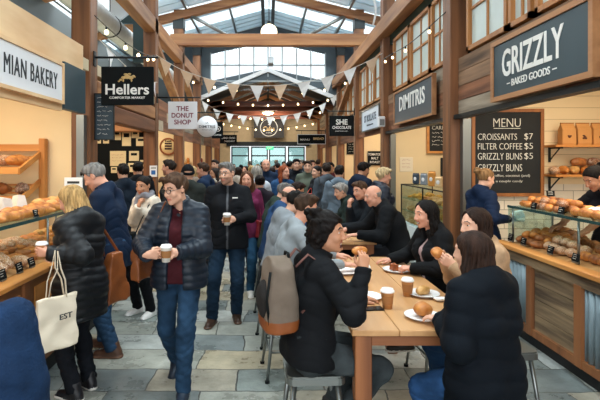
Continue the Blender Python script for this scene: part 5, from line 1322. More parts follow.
# ---------------------------------------------------------------- plain counters and shelves of the farther stalls
for i in range(1, 5):
    for s in (-1, 1):
        if s > 0 and i == 1: continue
        y0, y1 = YB[i-1]+.4, YB[i]-.15; x0, x1 = (XL-.75, XL-.08) if s < 0 else (XR+.16, XR+.8)
        names = {(-1, 1): 'dark stall counter below the pinned papers', (-1, 2): 'stall counter under the donut ring sign', (-1, 3): 'stall counter past the donut stall', (-1, 4): 'stall counter farthest along the donut side', (1, 2): 'stall counter beneath the pale blue sign', (1, 3): 'stall counter beneath the chocolate sign', (1, 4): 'stall counter farthest along the chocolate side'}
        t = thing('stall_counter', names[(s, i)], 'counter', ((x0+x1)/2, (y0+y1)/2, 0)); 
        part(t, 'body', (x0, y0, 0), (x1, y1, .92), M_black if (s, i) == (-1, 1) else M_lw); part(t, 'worktop', (x0-.02, y0-.02, .92), (x1+.02, y1+.02, .96), M_orangewood_y)
sh = [(-1, 3), (-1, 4), (1, 3), (1, 2)]
for s, i in sh:
    yb = YB[i]+.08; x0, x1 = (-3.6, -2.72) if s < 0 else (XR+.75, XR+1.6)
    for k_, z in enumerate((1.35, 1.75)):
        r = thing('wall_shelf', '%s shelf of jars in the %s stall on the %s side' % (('lower', 'upper')[k_], ('third', 'fourth', 'fifth')[i-2], 'donut' if s < 0 else 'chocolate'), 'shelf', ((x0+x1)/2, yb, z)); w = x1-x0
        MB().box((-w/2, -.22, -.025), (w/2, 0, 0)).build('board', M_orangewood, r); MB().box((-w/2+.05, -.2, -.12), (-w/2+.07, 0, -.025)).build('bracket', M_dark, r); MB().box((w/2-.07, -.2, -.12), (w/2-.05, 0, -.025)).build('bracket', M_dark, r)
        for q in range(6):
            o = MB().lathe([(.045, 0), (.05, .01), (.05, .13), (.035, .155), (.035, .18), (.0, .18)], 12, cap=False).build('jar', mat(('jar_amber', 'jar_red', 'jar_cream')[(q+k_+i) % 3], ('b5702c', '8c2f22', 'e2d2ac')[(q+k_+i) % 3], .25)); o.location = ((x0+.1+q*(w-.2)/5), yb-.11, z)
            tag(o, 'jar on the %s shelf of the %s stall on the %s side' % (('lower', 'upper')[k_], ('third', 'fourth', 'fifth')[i-2], 'donut' if s < 0 else 'chocolate'), 'jar', 'jars on the %s shelf of the %s stall, %s side' % (('lower', 'upper')[k_], ('third', 'fourth', 'fifth')[i-2], 'donut' if s < 0 else 'chocolate'))
# ---------------------------------------------------------------- communal tables and stools
M_tt = wood('table_plank', 'cf9f6c', 'ab7a4a', 'y', .4, 4, .12); M_tl = wood('table_leg', 'a0643a', '774524', 'z'); M_ta = wood('table_apron', '9a6038', '764422', 'x')
def table(label, y0, y1):
    x0, x1 = .467, 1.265; z = .90
    t = thing('communal_table', label, 'table', ((x0+x1)/2, (y0+y1)/2, 0)); w = x1-x0
    n = 3
    for i in range(n): part(t, 'plank', (x0+w*i/n+.0015, y0, z-.034), (x0+w*(i+1)/n-.0015, y1, z), M_tt, .004)
    for x in (x0+.025, x1-.12):
        for y in (y0+.03, y1-.125): part(t, 'leg', (x, y, 0), (x+.095, y+.095, z-.034), M_tl, .005)
    for y in (y0+.04, y1-.075): part(t, 'apron', (x0+.12, y, z-.10), (x1-.12, y+.035, z-.034), M_ta)
    for x in (x0+.035, x1-.07): part(t, 'apron', (x, y0+.125, z-.10), (x+.035, y1-.125, z-.034), M_tl)
    return t
table('warm timber table with plates, coffee cups and a phone on it', 2.6, 4.58); table('second timber table where the bald man in black leans', 5.42, 7.45)
M_stool = mat('stool_steel', '858a88', .32, metal=.85, bump=.04, bscale=30)
def stool(label, x, y, rz=0., seat=.645, group=None):
    t = thing('metal_stool', label, 'stool', (x, y, 0), rz, group)
    pts = []
    for cx, cy, a0 in ((.12, .12, 0), (-.12, .12, 90), (-.12, -.12, 180), (.12, -.12, 270)):
        for k_ in range(5): a = math.radians(a0+22.5*k_); pts.append((cx+.045*math.cos(a), cy+.045*math.sin(a)))
    mb = MB(); mb.prism(pts, seat-.012, seat); mb.prism([(p[0]*1.03, p[1]*1.03) for p in pts], seat-.05, seat-.012); mb.build('seat', M_stool, t)
    for sx in (-1, 1):
        for sy in (-1, 1):
            mb = MB(); a = Vector((sx*.125, sy*.125, seat-.05)); b_ = Vector((sx*.19, sy*.19, 0))
            mb.tube([a, a.lerp(b_, .5), b_], [.022, .018, .015], 8, flat=.7); lg = mb.build('leg', M_stool, t)
            MB().lathe([(.02, 0), (.02, .02)], 10, M=Matrix.Translation((b_.x, b_.y, 0))).build('rubber_foot', M_black, lg)
    for z in (.24,):
        e = .125+.065*(1-z/(seat-.05))
        for i, (a, b_) in enumerate((((-e, -e), (e, -e)), ((e, -e), (e, e)), ((e, e), (-e, e)), ((-e, e), (-e, -e)))):
            MB().tube([(a[0], a[1], z), (b_[0], b_[1], z)], .009, 8).build('footrest', M_stool, t)
    return t
M_cup = mat('kraft_cup', 'b9834f', .6, bump=.05); M_lid = mat('cup_lid', 'f0eeea', .35); M_cupw = mat('white_cup', 'e9e2d8', .5)
def cup(label, loc, m=None, s=1., group=None, slv=True):
    r = thing('coffee_cup', label, 'coffee cup', loc, 0, group); r.scale = (s, s, s)
    MB().lathe([(.001, .002), (.029, .0), (.041, .105), (.043, .108)], 24, cap=False).build('cup', m or M_cup, r)
    if slv: MB().lathe([(.0335, .032), (.0395, .085)], 24, cap=False).build('sleeve', mat('cup_sleeve', 'a06c3c', .7), r)
    MB().lathe([(.0435, .105), (.045, .110), (.044, .116), (.038, .118), (.036, .128), (.001, .126)], 24, cap=False).build('lid', M_lid, r); return r
M_plate = mat('plate_white', 'eceae6', .25)
def plate(label, x, y, r_=.115, z=.9):
    o = MB().lathe([(.001, .006), (r_*.55, .006), (r_*.62, .008), (r_, .020), (r_*1.0, .023), (r_*.97, .0225), (r_*.6, .0125), (.001, .0115)], 32, cap=False)
    o.lathe([(r_*.55, .0), (r_*.55, .007)], 24); o = o.build('plate', M_plate); o.location = (x, y, z); return tag(o, label, 'plate')
plate('empty white plate beside the phone', .665, 3.2); plate('white plate with a caramel cake cube near the dark haired woman', 1.10, 3.98, .12); plate('white plate with a broken roll beside the middle cup', 1.09, 3.27, .11); plate('white plate with a glazed bun at the table corner', .93, 2.80, .11); plate('white plate half hidden by the laughing woman', .64, 3.92, .12)
def food(name, label, fn, lo, hi, m, loc, rz=0., h=.006, cat='pastry'):
    V, Q = nets(fn, lo, hi, h); V[:, 2] -= V[:, 2].min(); o = npmesh(name, V, Q, m); o.location = loc; o.rotation_euler = (0, 0, rz); return tag(o, label, cat)
o = food('cake_slice', 'caramel cake cube on the plate by the dark haired woman', lambda P: np.maximum(np.maximum(np.abs(P[:, 0])-.028, np.abs(P[:, 1])-.026), np.abs(P[:, 2]-.026)-.026)+lump(P, 60, .003), (-.05, -.05, -.01), (.05, .05, .07), crust('cake_caramel', 'b5622e', '7a3a18'), (1.07, 3.96, .913), .4, .005, 'cake')
food('cream', 'dab of cream beside the caramel cake cube', lambda P: ell(P, (0, 0, .015), (.028, .022, .018))+lump(P, 90, .003), (-.04, -.04, -.01), (.04, .04, .05), C_ice, (1.14, 4.0, .913), 0, .005, 'cream')
bake('bun', C_gold, (.93, 2.80, .913), 'glazed golden bun on the plate at the table corner', None, .4, 1.05, cat='pastry', icing=mat('glaze', 'd98b3a', .2))
bake('roll', C_pale, (1.085, 3.27, .913), 'pale broken roll on the plate by the middle cup', None, .7, .8, cat='bread')
cup('kraft coffee cup with a white lid at the front of the table beside the phone', (.765, 2.99, .9)); cup('kraft coffee cup with a white lid in the middle of the table', (.975, 3.26, .9)); cup('kraft coffee cup near the laughing woman\'s bun', (.76, 3.66, .9))
r = thing('phone', 'black phone lying face up on the timber table', 'phone', (.655, 2.97, .9), -1.45)
MB().box((-.038, -.078, 0), (.038, .078, .008), bev=.003).build('case', M_black, r); MB().box((-.034, -.073, .008), (.034, .073, .0088)).build('screen', mat('phone_screen', '0c0f14', .08), r)
food('napkin', 'crumpled white napkin next to the pale roll', lambda P: ell(P, (0, 0, .012), (.045, .035, .012))+lump(P, 80, .004), (-.06, -.05, -.01), (.06, .05, .04), mat('napkin', 'ece8e0', .8), (1.16, 3.14, .901), .5, .006, 'napkin')
# ---------------------------------------------------------------- people at the near end
def wx(px, Y): return (px-CX)*Y/F
def held_cup(J, side, label, m=None, dz=-.06):
    g = J['grip'+side]; return cup(label, (g.x, g.y, g.z+dz), m)
M_tan_leather = mat('tan_leather', '85481f', .45, bump=.12, bscale=90, var=.2)
def bag(name, label, loc, w, h, d, rz, m, strap, topw=.8, flap=1, m2=None, strap_r=.012, cat='bag'):
    "soft bag hanging with its bottom at loc; strap: room points"
    r = thing(name, label, cat, loc, rz)
    def f(P):
        t = np.clip(P[:, 2]/h, 0, 1); ww = w/2*(1-(1-topw)*t); dd = d/2*(1-.45*t)
        return np.maximum(np.maximum(np.abs(P[:, 0])-ww, np.abs(P[:, 1])-dd), np.abs(P[:, 2]-h/2)-h/2)*.9+lump(P, 26, .006)-.004
    V, Q = nets(f, (-w/2-.03, -d/2-.03, -.03), (w/2+.03, d/2+.03, h+.03), .012); npmesh('bag_body', V, Q, m, None, r)
    if flap: MB().box((-w*topw/2-.004, -d*.36-.012, h*.5), (w*topw/2+.004, -d*.30, h*.99), bev=.008).build('flap', m2 or m, r)
    Mi = (Matrix.Translation(loc) @ Matrix.Rotation(rz, 4, 'Z')).inverted()
    for s_ in strap: MB().tube([Mi @ Vector(p) for p in curve(s_, 6)], strap_r, 8, flat=.35).build('strap', m2 or m, r)
    return r
# 1 shoulder of a person in blue, closest to the camera
person('person in a blue sweatshirt seen from behind, closest to the bakery counter\'s near end', -.955, 1.62, 8, 1.54, 0, 1.05, lean=14, side=-20, head=(35, 24, -14), hair='short', haircol='3b2a1e', jacket=dict(name='sweatshirt', col='1c3352', cm='fleece', g=.02, hem=.12, collar=.03), trousers=dict(col='1d2430', cm='denim'))
# 2 blonde woman at the bakery counter
J = person('woman with blonde bob in a black quilted coat holding a cup by the breads', -1.47, 3.66, 62, 1.66, 0, 1.02, lean=5, fem=1, head=(18, 20, 0), hair='bob', haircol='b5925f', skin='rosy', jacket=dict(name='quilted_coat', col='0f1216', cm='puffer', g=.03, hem=.27, quilt=.010, pitch=.062, hood=1, collar=.06, rough=.5), trousers=dict(col='171a20', cm='denim'), shoes='15151a',
    aL=dict(wt=(-1.60, 3.40, 1.17), wdir=(-1, .05, .12), wn=(.1, 1, 0), wpole=(.5, -.5, -1), grip='cup'), aR=dict(wt=(-1.75, 3.95, 1.05), wpole=(.4, .8, -.8)), fL=dict(wp=(-1.50, 3.60, 0)), fR=dict(wp=(-1.46, 3.80, 0)))
held_cup(J, 'L', 'kraft coffee cup held by the blonde woman at the breads')
E_ = J['EL'].lerp(J['WL'], .35)
r = thing('tote_bag', 'cream canvas tote hanging from the blonde woman\'s forearm', 'bag', (E_.x-.05, E_.y-.13, .52), .95); r.scale = (.86, .86, .86)
def f(P):
    t = np.clip(P[:, 2]/.42, 0, 1); return np.maximum(np.maximum(np.abs(P[:, 0])-.165, np.abs(P[:, 1])-.045*(1-.7*t)-.008), np.abs(P[:, 2]-.21)-.21)+lump(P, 22, .007)
V, Q = nets(f, (-.2, -.09, -.02), (.2, .09, .45), .011); M_canvas = mat('canvas', 'e0d3bd', .85, bump=.2, bscale=200, var=.05); npmesh('bag_body', V, Q, M_canvas, None, r)
for sy in (-1, 1):
    MB().tube([(-.08, sy*.018, .40), (-.06, sy*.03, .55), (-.015, sy*.045, .65), (.0, sy*.02, (E_.z-.52+.05)/.86), (.015, sy*.045, .65), (.06, sy*.03, .55), (.08, sy*.018, .40)], .011, 8, flat=.4).build('handle', M_canvas, r)
o = fit(r, 'EST', .11, .045, M_ink, (.05, -.062, .26), 0, .01)
bag('leather_bag', 'tan leather shoulder bag on the back of the black quilted coat', (wx(114, 3.98), 3.98, .66), .27, .40, .12, 1.2, M_tan_leather, [[(wx(112, 3.98)-.05, 3.93, 1.04), (J['SR'].x+.03, J['SR'].y-.02, J['SR'].z-.08), (J['SR'].x-.03, J['SR'].y, J['SR'].z+.095), (wx(116, 3.98), 4.06, 1.04)]], .45, 0)
# 3 grey haired man in navy
J = person('grey haired man in a navy jacket and jeans bending to the bakery counter', -1.47, 4.42, 82, 1.86, 0, .95, lean=15, head=(10, 24, 0), hair='short', haircol='7d7a76', skin='rosy', glasses=2, jacket=dict(col='15243a', g=.018, hem=.17, collar=.04, rough=.65), trousers=dict(col='2b4560', cm='denim', g=.016), shoes='4a3022', sole='6a4a36',
    aL=dict(wt=(-1.78, 4.25, 1.06), wpole=(.6, -.4, -.6)), aR=dict(wt=(-1.82, 4.62, 1.08), wpole=(.5, .6, -.6)), fL=dict(wp=(-1.46, 4.38, 0)), fR=dict(wp=(-1.62, 4.62, 0)))
# 5 woman in cream coat
J = person('woman in a cream coat and grey scarf touching her chin behind the walking man', -1.47, 5.6, 148, 1.66, 1, .95, fem=1, head=(12, 8, 0), hair='bun', haircol='1c1512', skin='tan', scarf='8b8a90', jacket=dict(name='coat', col='d9cdbc', cm='fleece', g=.022, hem=.13, collar=.04), trousers=dict(col='15171b'), shoes='e4e2de', sole='f0efec',
    aR=dict(wt=(-1.50, 5.40, 1.31), wdir=(.25, .1, .9), wn=(.6, .6, -.2), pole=(.3, .1, -1), grip='hold'), aL=dict(wt=(-1.33, 5.33, 1.0), grip='hold', wdir=(-.8, -.3, .1)))
bag('crossbody_bag', 'black crossbody bag on the cream coat', (-1.60, 5.36, .86), .2, .16, .08, -.5, M_black, [[(-1.52, 5.34, 1.0), (-1.45, 5.42, 1.2), (-1.36, 5.52, 1.40), (-1.32, 5.6, 1.42)]], .95)
# 6 walking man
J = person('young man in glasses and an open navy puffer walking towards the camera with a coffee', -.72, 3.8, 176, 1.75, 0, 1.0, lean=3, head=(-30, 12, 0), hair='wavy', haircol='4a3526', skin='fair', glasses=1, beard=0,
    jacket=dict(name='puffer_jacket', col='18222e', cm='puffer', g=.030, hem=.115, quilt=.009, pitch=.058, open_=.055, collar=.06, rough=.42), inner=dict(name='sweater', col='431a20', g=.006, hem=.075, collar=.02), trousers=dict(col='263f58', cm='denim', g=.010), shoes='1d2a3a', sole='cfcfca',
    aL=dict(wt=(-.68, 3.50, 1.155), wdir=(-1, -.12, .05), wn=(-.1, -1, 0), wpole=(.8, .5, -.8), grip='cup'), aR=dict(wt=(-.91, 3.50, 1.14), wdir=(.9, -.1, .05), wn=(.1, 1, .1), wpole=(-.8, .5, -.8), grip='hold'),
    fL=dict(wp=(-.655, 3.60, 0), toe=4), fR=dict(wp=(-.80, 4.06, .045), pitch=-28, toe=-4))
held_cup(J, 'L', 'white coffee cup with a lid held by the walking man in the open puffer', M_cupw)
bag('messenger_bag', 'tan leather bag at the walking man\'s side under his arm', (-1.04, 3.88, .88), .26, .24, .08, 1.3, M_tan_leather, [[(-1.0, 3.80, 1.10), (J['SR'].x-.0, J['SR'].y-.09, J['SR'].z-.05), (J['SR'].x+.05, J['SR'].y-.02, J['SR'].z+.085), (-.98, 3.95, 1.10)]], .95)
# 7 man with coffee in the middle of the aisle
J = person('grey haired man in glasses and a black jacket holding coffee mid aisle', -.455, 5.32, 182, 1.83, 0, 1.06, head=(-28, 4, 0), hair='short', haircol='6d6a66', skin='fair', beard=1, glasses=1, jacket=dict(col='14161a', g=.020, hem=.13, collar=.035, rough=.75, zip_='3a3d42'), trousers=dict(col='203448', cm='denim', g=.016), shoes='3b281d', sole='5a4232',
    aL=dict(wt=(-.36, 5.02, 1.215), wdir=(-1, -.1, .05), wn=(-.1, -1, 0), wpole=(.9, .5, -.7), grip='cup'), aR=dict(t=(.30, .06, .92)), fL=dict(wp=(-.365, 5.42, 0)), fR=dict(wp=(-.63, 5.26, 0), toe=-14))
held_cup(J, 'L', 'white coffee cup held by the grey haired man in black', M_cupw)
o = MB().box((-.03, -.004, 0), (.03, .004, .012)).build('chest_logo', M_wtxt, J['root']); q = J['Cp']; o.location = (-.085, .148, 1.425)
# 8 woman in magenta
J = person('woman with long brown hair and a magenta cardigan behind the man in black', wx(247, 6.5), 6.5, 178, 1.70, 1, .95, fem=1, head=(0, 5, 0), hair='long', haircol='5a3a26', skin='rosy', jacket=dict(name='cardigan', col='6f2a4a', g=.014, hem=.14, collar=.02, cm='fleece'), trousers=dict(col='274a66', cm='denim', g=.008), shoes='e2dfd8', sole='efece6', fL=dict(wp=(wx(251, 6.6), 6.38, 0)))
bag('handbag', 'dark red handbag hanging by the magenta cardigan', (-.07, 6.42, .80), .22, .22, .1, .6, mat('red_leather', '7c1f26', .4), [[(-.10, 6.42, 1.0), (-.12, 6.48, 1.3), (J['SL'].x+.0, J['SL'].y, J['SL'].z+.07), (-.04, 6.46, 1.0)]], .8)
# ---------------------------------------------------------------- people at the tables
def seatfeet(x, y, d, z=.25): return dict(fL=dict(wp=(x+d*.30, y+.10, z)), fR=dict(wp=(x+d*.30, y-.10, z)))
J = person('laughing woman with dark curls in a black jacket raising a filled roll', .24, 2.78, -74, 1.70, 0, .98, lean=13, sit=.62, fem=1, head=(-34, -3, 0), hair='updo', haircol='120d0b', skin='tan', smile=1., opened=1.3, jacket=dict(col='15171a', g=.016, hem=.09, collar=.04), trousers=dict(col='3a4042', cm='denim', g=.010), shoes='22201f',
    aR=dict(wt=(.53, 2.60, 1.235), wdir=(.15, .25, .95), wn=(-.3, .9, -.1), wpole=(.2, -.5, -1), grip='hold'), aL=dict(wt=(.60, 3.10, .935), wdir=(1, .1, -.05), wn=(0, 0, -1), wpole=(-.1, .8, -.4), grip='relaxed'), fL=dict(wp=(.40, 2.98, .20)), fR=dict(wp=(.38, 2.72, .23), toe=10))
stool('grey metal stool under the laughing woman', .27, 2.82, .05, .615)
g = J['gripR']; bake('roll', C_gold, (g.x-.005, g.y+.01, g.z+.015), 'filled golden roll in the laughing woman\'s raised hand', None, .5, .62, .2)
# her backpack
r = thing('backpack', 'beige and black backpack with a brown base on the laughing woman\'s back', 'backpack', (.06, 2.71, .88), -1.25); r.scale = (.86, .86, .86)
def f(P):
    t = np.clip(P[:, 2]/.46, 0, 1); return np.maximum(np.maximum(np.sqrt((np.maximum(np.abs(P[:, 0])-.06, 0))**2+(np.maximum(np.abs(P[:, 1])-.02, 0))**2)-.095*np.sqrt(np.clip(1.02-t**3*.75, .05, 1)), -P[:, 2]), P[:, 2]-.40-.08*np.cos(P[:, 0]*11))+lump(P, 24, .006)
V, Q = nets(f, (-.19, -.15, -.02), (.19, .15, .5), .011); c = V[Q].mean(1)
npmesh('pack_body', V, Q, [cloth_mat('75685c', .85), M_tan_leather, mat('pack_black', '1c1b1b', .8)], np.where(c[:, 2] < .08, 1, np.where((np.abs(c[:, 0]) < .05) & (c[:, 1] < 0) & (c[:, 2] > .12) & (c[:, 2] < .26), 2, 0)), r)
V, Q = nets(lambda P: np.maximum(ell(P, (0, -.10, .2), (.10, .05, .13)), -.0-P[:, 2])+lump(P, 40, .003), (-.12, -.17, .02), (.12, -.03, .36), .011); npmesh('front_pocket', V, Q, cloth_mat('2a2827', .85), None, r)
for sx in (-1, 1):
    MB().tube([(sx*.09, .09, .42), (sx*.11, .17, .50), (sx*.12, .28, .42), (sx*.13, .28, .28), (sx*.12, .12, .12)], .018, 8, flat=.35).build('shoulder_strap', cloth_mat('6a4a44', .85), r)
    MB().tube([(sx*.10, -.09, .40), (sx*.115, -.12, .22), (sx*.11, -.10, .06)], .010, 6, flat=.4).build('side_strap', M_black, r)
MB().tube([(-.04, .06, .46), (-.03, .06, .50), (.03, .06, .50), (.04, .06, .46)], .010, 8).build('grab_handle', M_black, r)
def seated(label, px, Y, yaw, lean, h, stoolx, slabel, **k):
    "head seen near px"
    d = 1 if yaw < 0 else -1
    sh = k.pop('sh', .62); k2 = k.pop('so', (0, 0)); J = person(label, stoolx, Y, yaw, h, lean=lean, sit=sh, **{**seatfeet(stoolx, Y, d), **k}); so = k2; stool(slabel, stoolx+so[0], Y+so[1], .03*Y, sh-.005); return J
AR = lambda d, x, y, z=.975: dict(wt=(x, y, z), wdir=(d, 0, 0), wn=(0, 0, -1), grip='relaxed')
seated('man with short brown hair in a grey shirt next along from the laughing woman', 310, 4.08, -76, 19, 1.76, .16, 'metal stool under the man in the grey shirt', lod=1, head=(-4, 6, 0), hair='short', haircol='3d2c20', skin='rosy', beard=1, jacket=dict(name='shirt', col='8b9296', g=.010, hem=.09, collar=.02), trousers=dict(col='23272e', cm='denim'), aR=AR(1, .62, 3.92), aL=AR(1, .62, 4.3))
seated('black haired person in a pale grey hoodie behind the man in the grey shirt', 300, 4.78, -72, 20, 1.74, .10, 'metal stool under the pale grey hoodie', lod=1, head=(-6, 16, 0), hair='short', haircol='15110f', skin='fair', jacket=dict(name='hoodie', col='858b90', cm='weave', g=.024, hem=.09, collar=.03, hood=1), trousers=dict(col='23272e', cm='denim'), aR=AR(1, .50, 4.5), aL=AR(1, .52, 4.95, .9))
seated('balding person in a blue jacket hunched at the second table', 291, 5.5, -74, 20, 1.76, .06, 'metal stool under the blue jacket', lod=1, head=(-4, 18, 0), hair='bald', haircol='6a5a4c', skin='rosy', jacket=dict(col='2a466b', g=.02, hem=.09), trousers=dict(col='23272e'), aR=AR(1, .60, 5.5), aL=AR(1, .60, 5.8))
seated('grey haired person in a dark green jacket at the second table', 283, 6.15, -74, 18, 1.76, .04, 'metal stool under the dark green jacket', lod=1, head=(-4, 16, 0), hair='short', haircol='6b6763', skin='fair', jacket=dict(col='2d3a33', g=.026, hem=.09), trousers=dict(col='23272e'), aR=AR(1, .60, 6.05), aL=AR(1, .60, 6.4))
seated('dark haired person in brown at the end of the second table', 303, 6.95, -80, 24, 1.74, .22, 'metal stool at the end of the second table', lod=1, head=(0, 16, 0), hair='short', haircol='2a1d17', skin='tan', jacket=dict(col='54423a', g=.02, hem=.09), trousers=dict(col='23272e'), aR=AR(1, .66, 6.8), aL=AR(1, .66, 7.1))
# other side
seated('bald man in a black coat leaning low over the second table', 358, 5.62, 88, 34, 1.84, 1.56, 'metal stool under the bald man in black', lod=1, wid=1.1, head=(8, 4, 0), hair='bald', haircol='9a948c', skin='rosy', jacket=dict(name='coat', col='131518', g=.028, hem=.10, collar=.04), trousers=dict(col='1b1d22'), aL=AR(-1, 1.06, 5.45), aR=AR(-1, 1.0, 5.9))
seated('man with a hand on his chin facing out beside the bald man', 349, 6.25, 112, 14, 1.78, 1.36, 'metal stool under the man resting his chin', lod=1, head=(8, 6, 4), hair='short', haircol='4d3626', skin='rosy', jacket=dict(col='1d2126', g=.022, hem=.09), trousers=dict(col='1b1d22'), aR=dict(wt=(1.08, 6.2, 1.22), wdir=(0, 0, 1), wn=(.8, .2, 0), wpole=(-.4, -.2, -1), grip='hold'), aL=AR(-1, .98, 6.1))
seated('older woman with wavy grey hair in dark green at the second table', 334, 6.95, 86, 16, 1.66, 1.24, 'metal stool under the grey haired woman', lod=1, fem=1, head=(16, 12, 0), hair='wavy', haircol='8b8680', skin='fair', jacket=dict(col='1f2a26', g=.02, hem=.09), trousers=dict(col='1b1d22'), aL=AR(-1, .92, 6.85), aR=AR(-1, .92, 7.2))
seated('smiling woman with long dark hair in a black coat beside the cake plate', 416, 4.02, 106, 10, 1.64, 1.45, 'metal stool under the smiling dark haired woman', lod=0, fem=1, head=(-2, 4, 0), hair='long', haircol='15100e', skin='rosy', smile=1., opened=.6, inner=dict(col='b59a98', g=.004, hem=.05), jacket=dict(name='coat', col='141517', g=.022, hem=.09, collar=.03, open_=.03), trousers=dict(col='1b1d22'), aL=dict(wt=(1.19, 3.86, .955), wdir=(-1, .25, .0), wn=(.1, .3, -1), grip='hold', wpole=(.4, -.5, -.4)), aR=AR(-1, 1.12, 4.26, .94))
seated('brown haired woman in a beige coat biting a bun held in both hands', 452, 3.24, 98, 8, 1.66, 1.52, 'metal stool under the woman in beige', lod=0, fem=1, head=(4, 2, 0), hair='half', haircol='2c1c14', skin='fair', smile=.8, so=(.05, -.09), jacket=dict(name='coat', col='b99674', g=.022, hem=.09, collar=.035, cm='fleece'), trousers=dict(col='2b4a6e', cm='denim'),
    aL=dict(wt=(1.27, 3.18, 1.13), wdir=(-.85, .2, .45), wn=(-.1, .8, .3), wpole=(.1, -.6, -1), grip='hold'), aR=dict(wt=(1.27, 3.36, 1.14), wdir=(-.85, -.2, .45), wn=(-.1, -.8, .3), wpole=(.1, .6, -1), grip='hold'))
bake('bun', C_gold, (1.175, 3.27, 1.17), 'golden bun held up by the woman in the beige coat', None, .5, .9, .5)
seated('woman in a black quilted jacket and jeans with her back to the camera', 476, 2.52, 28, 6, 1.62, 1.17, 'metal stool under the black quilted jacket', lod=0, fem=1, head=(12, 2, 0), hair='half', haircol='33221a', skin='fair', wid=1.12, sh=.575, jacket=dict(name='quilted_jacket', col='0d131a', cm='weave', g=.034, hem=.24, quilt=.010, pitch=.105, collar=.05, hood=1, rough=.8), trousers=dict(col='33598a', cm='denim', g=.014),
    aL=dict(wt=(.98, 2.62, .95), wdir=(-.6, .8, 0), wn=(0, 0, -1)), aR=dict(wt=(1.22, 2.9, .97), wdir=(-.3, .9, .1), wn=(-.6, 0, -.6)), fL=dict(wp=(.98, 2.80, .02)), fR=dict(wp=(1.12, 2.92, .02)))
# ---------------------------------------------------------------- customers and staff on the right
J = person('woman with a blonde bun in a navy jacket at the end of the corrugated counter', 2.55, 5.56, -72, 1.76, 0, .98, fem=1, head=(-8, 14, 0), hair='bun', haircol='8a6844', skin='fair', jacket=dict(col='14223a', g=.018, hem=.14, collar=.05), trousers=dict(col='15181e'), aR=dict(wt=(2.76, 5.37, 1.17), wdir=(.8, .1, .1), wn=(0, .3, .9), wpole=(-.2, -.6, -.9), grip='hold'), aL=dict(wt=(2.84, 5.55, 1.14), wdir=(.9, -.1, .1), wn=(0, -.3, .9), grip='hold'))
r = thing('paper_bag', 'pale blue paper wrap held by the woman with the blonde bun', 'paper', (2.87, 5.36, 1.15), .3)
V, Q = nets(lambda P: np.maximum(np.maximum(np.abs(P[:, 0])-.075, np.abs(P[:, 1])-.03+.1*P[:, 2]), np.abs(P[:, 2]-.06)-.06)+lump(P, 40, .005), (-.1, -.06, -.02), (.1, .06, .15), .009); npmesh('wrap', V, Q, mat('pale_blue_paper', 'b9d3dc', .7), None, r)
person('dark haired baker in a black shirt leaning over the trays', 3.56, 4.8, 92, 1.84, 0, 1.0, lean=20, fem=1, head=(0, 26, 0), hair='bun', haircol='16110f', skin='tan', bare=.2, jacket=dict(name='shirt', col='14151a', g=.012, hem=.1, collar=.02), trousers=dict(col='15171b'), aL=dict(wt=(3.06, 4.50, 1.16), wdir=(-1, .0, -.35), wn=(0, 0, -1), grip='hold', wpole=(.4, -.6, .2)), aR=dict(wt=(3.06, 4.86, 1.18), wdir=(-1, 0, -.3), wn=(0, 0, -1), wpole=(.4, .6, .1)))
# ---------------------------------------------------------------- standing crowd
def st(label, px, Y, yaw, h, lod=1, **k):
    j = k.pop('j', '17191d'); g = k.pop('g', .022)
    return person(label, wx(px, Y), Y, yaw, h, lod, jacket={**dict(col=j, g=g, hem=.14), **k.pop('jk', {})}, trousers=dict(col=k.pop('t', '1b2028'), cm='denim'), **k)
st('dark haired person in a near black jacket at the pinned paper stall', 124, 6.75, 38, 1.80, hair='short', haircol='17110e', j='16202c')
st('person in black with a cap of dark hair standing second at the pinned papers', 138, 7.5, 20, 1.83, hair='short', haircol='120e0c', j='15171a')
st('dark haired man in profile by the donut ring sign', 171, 7.3, 82, 1.86, hair='short', haircol='2b2019', skin='rosy', j='22262b', beard=1)
st('person in a black beanie and olive jacket with their back turned', 188, 6.5, 14, 1.78, hair='cap', hatcol='16171a', haircol='1a1411', j='2b2f2c', g=.03)
st('man with brown hair in a navy jacket looking to the stalls', 205, 7.9, 72, 1.81, hair='short', haircol='3f2c20', skin='rosy', j='1a2a42', head=(8, 4, 0))
st('blonde woman half hidden behind the black beanie', 193, 8.8, 60, 1.74, hair='long', haircol='b59565', fem=1, j='8b7a6c')
st('dark haired woman in a pale scarf behind the grey haired man', 216, 8.7, 128, 1.70, hair='bob', haircol='241813', fem=1, skin='tan', scarf='cdbfae', j='3a3034')
st('tall man in a black coat far behind the round white sign', 216, 11.6, 150, 1.86, 2, hair='short', haircol='231a15', j='191b1f')
st('grey haired woman in a pale blue coat behind the magenta cardigan', 257, 7.7, 20, 1.76, hair='bob', haircol='9a948a', fem=1, j='b5bcc4')
st('dark haired woman in black just behind the magenta cardigan', 260, 7.0, 10, 1.62, hair='bun', haircol='17110f', fem=1, j='26222a')
st('bald man in a navy jacket facing the camera in the crowd', 266, 9.4, 182, 1.88, hair='bald', haircol='6e655c', skin='rosy', j='1c2a40', smile=.3)
st('woman with long red hair in a blue jacket glancing aside', 283, 8.2, 205, 1.76, hair='long', haircol='8a4526', fem=1, j='27476b', head=(18, 2, 0), skin='rosy')
st('man with dark hair in a black coat behind the red haired woman', 296, 10.2, 188, 1.88, hair='short', haircol='1a1411', j='17191e')
st('man in a grey green coat in front of the chocolate sign', 308, 9.6, 170, 1.84, hair='short', haircol='3a2a20', j='5c6356', smile=.3)
st('dark haired woman in black with a red bag at the second table\'s far end', 318, 9.0, 120, 1.74, hair='bun', haircol='17110f', fem=1, j='15161a')
bag('shopping_bag', 'small bright red bag beside the dark haired woman in black', (wx(309, 8.8), 8.8, .95), .2, .26, .08, .3, mat('red_bag', 'c8412f', .5), [[(wx(309, 8.8)-.05, 8.8, 1.2), (wx(311, 8.8), 8.82, 1.32), (wx(309, 8.8)+.05, 8.8, 1.2)]], .9, 0)
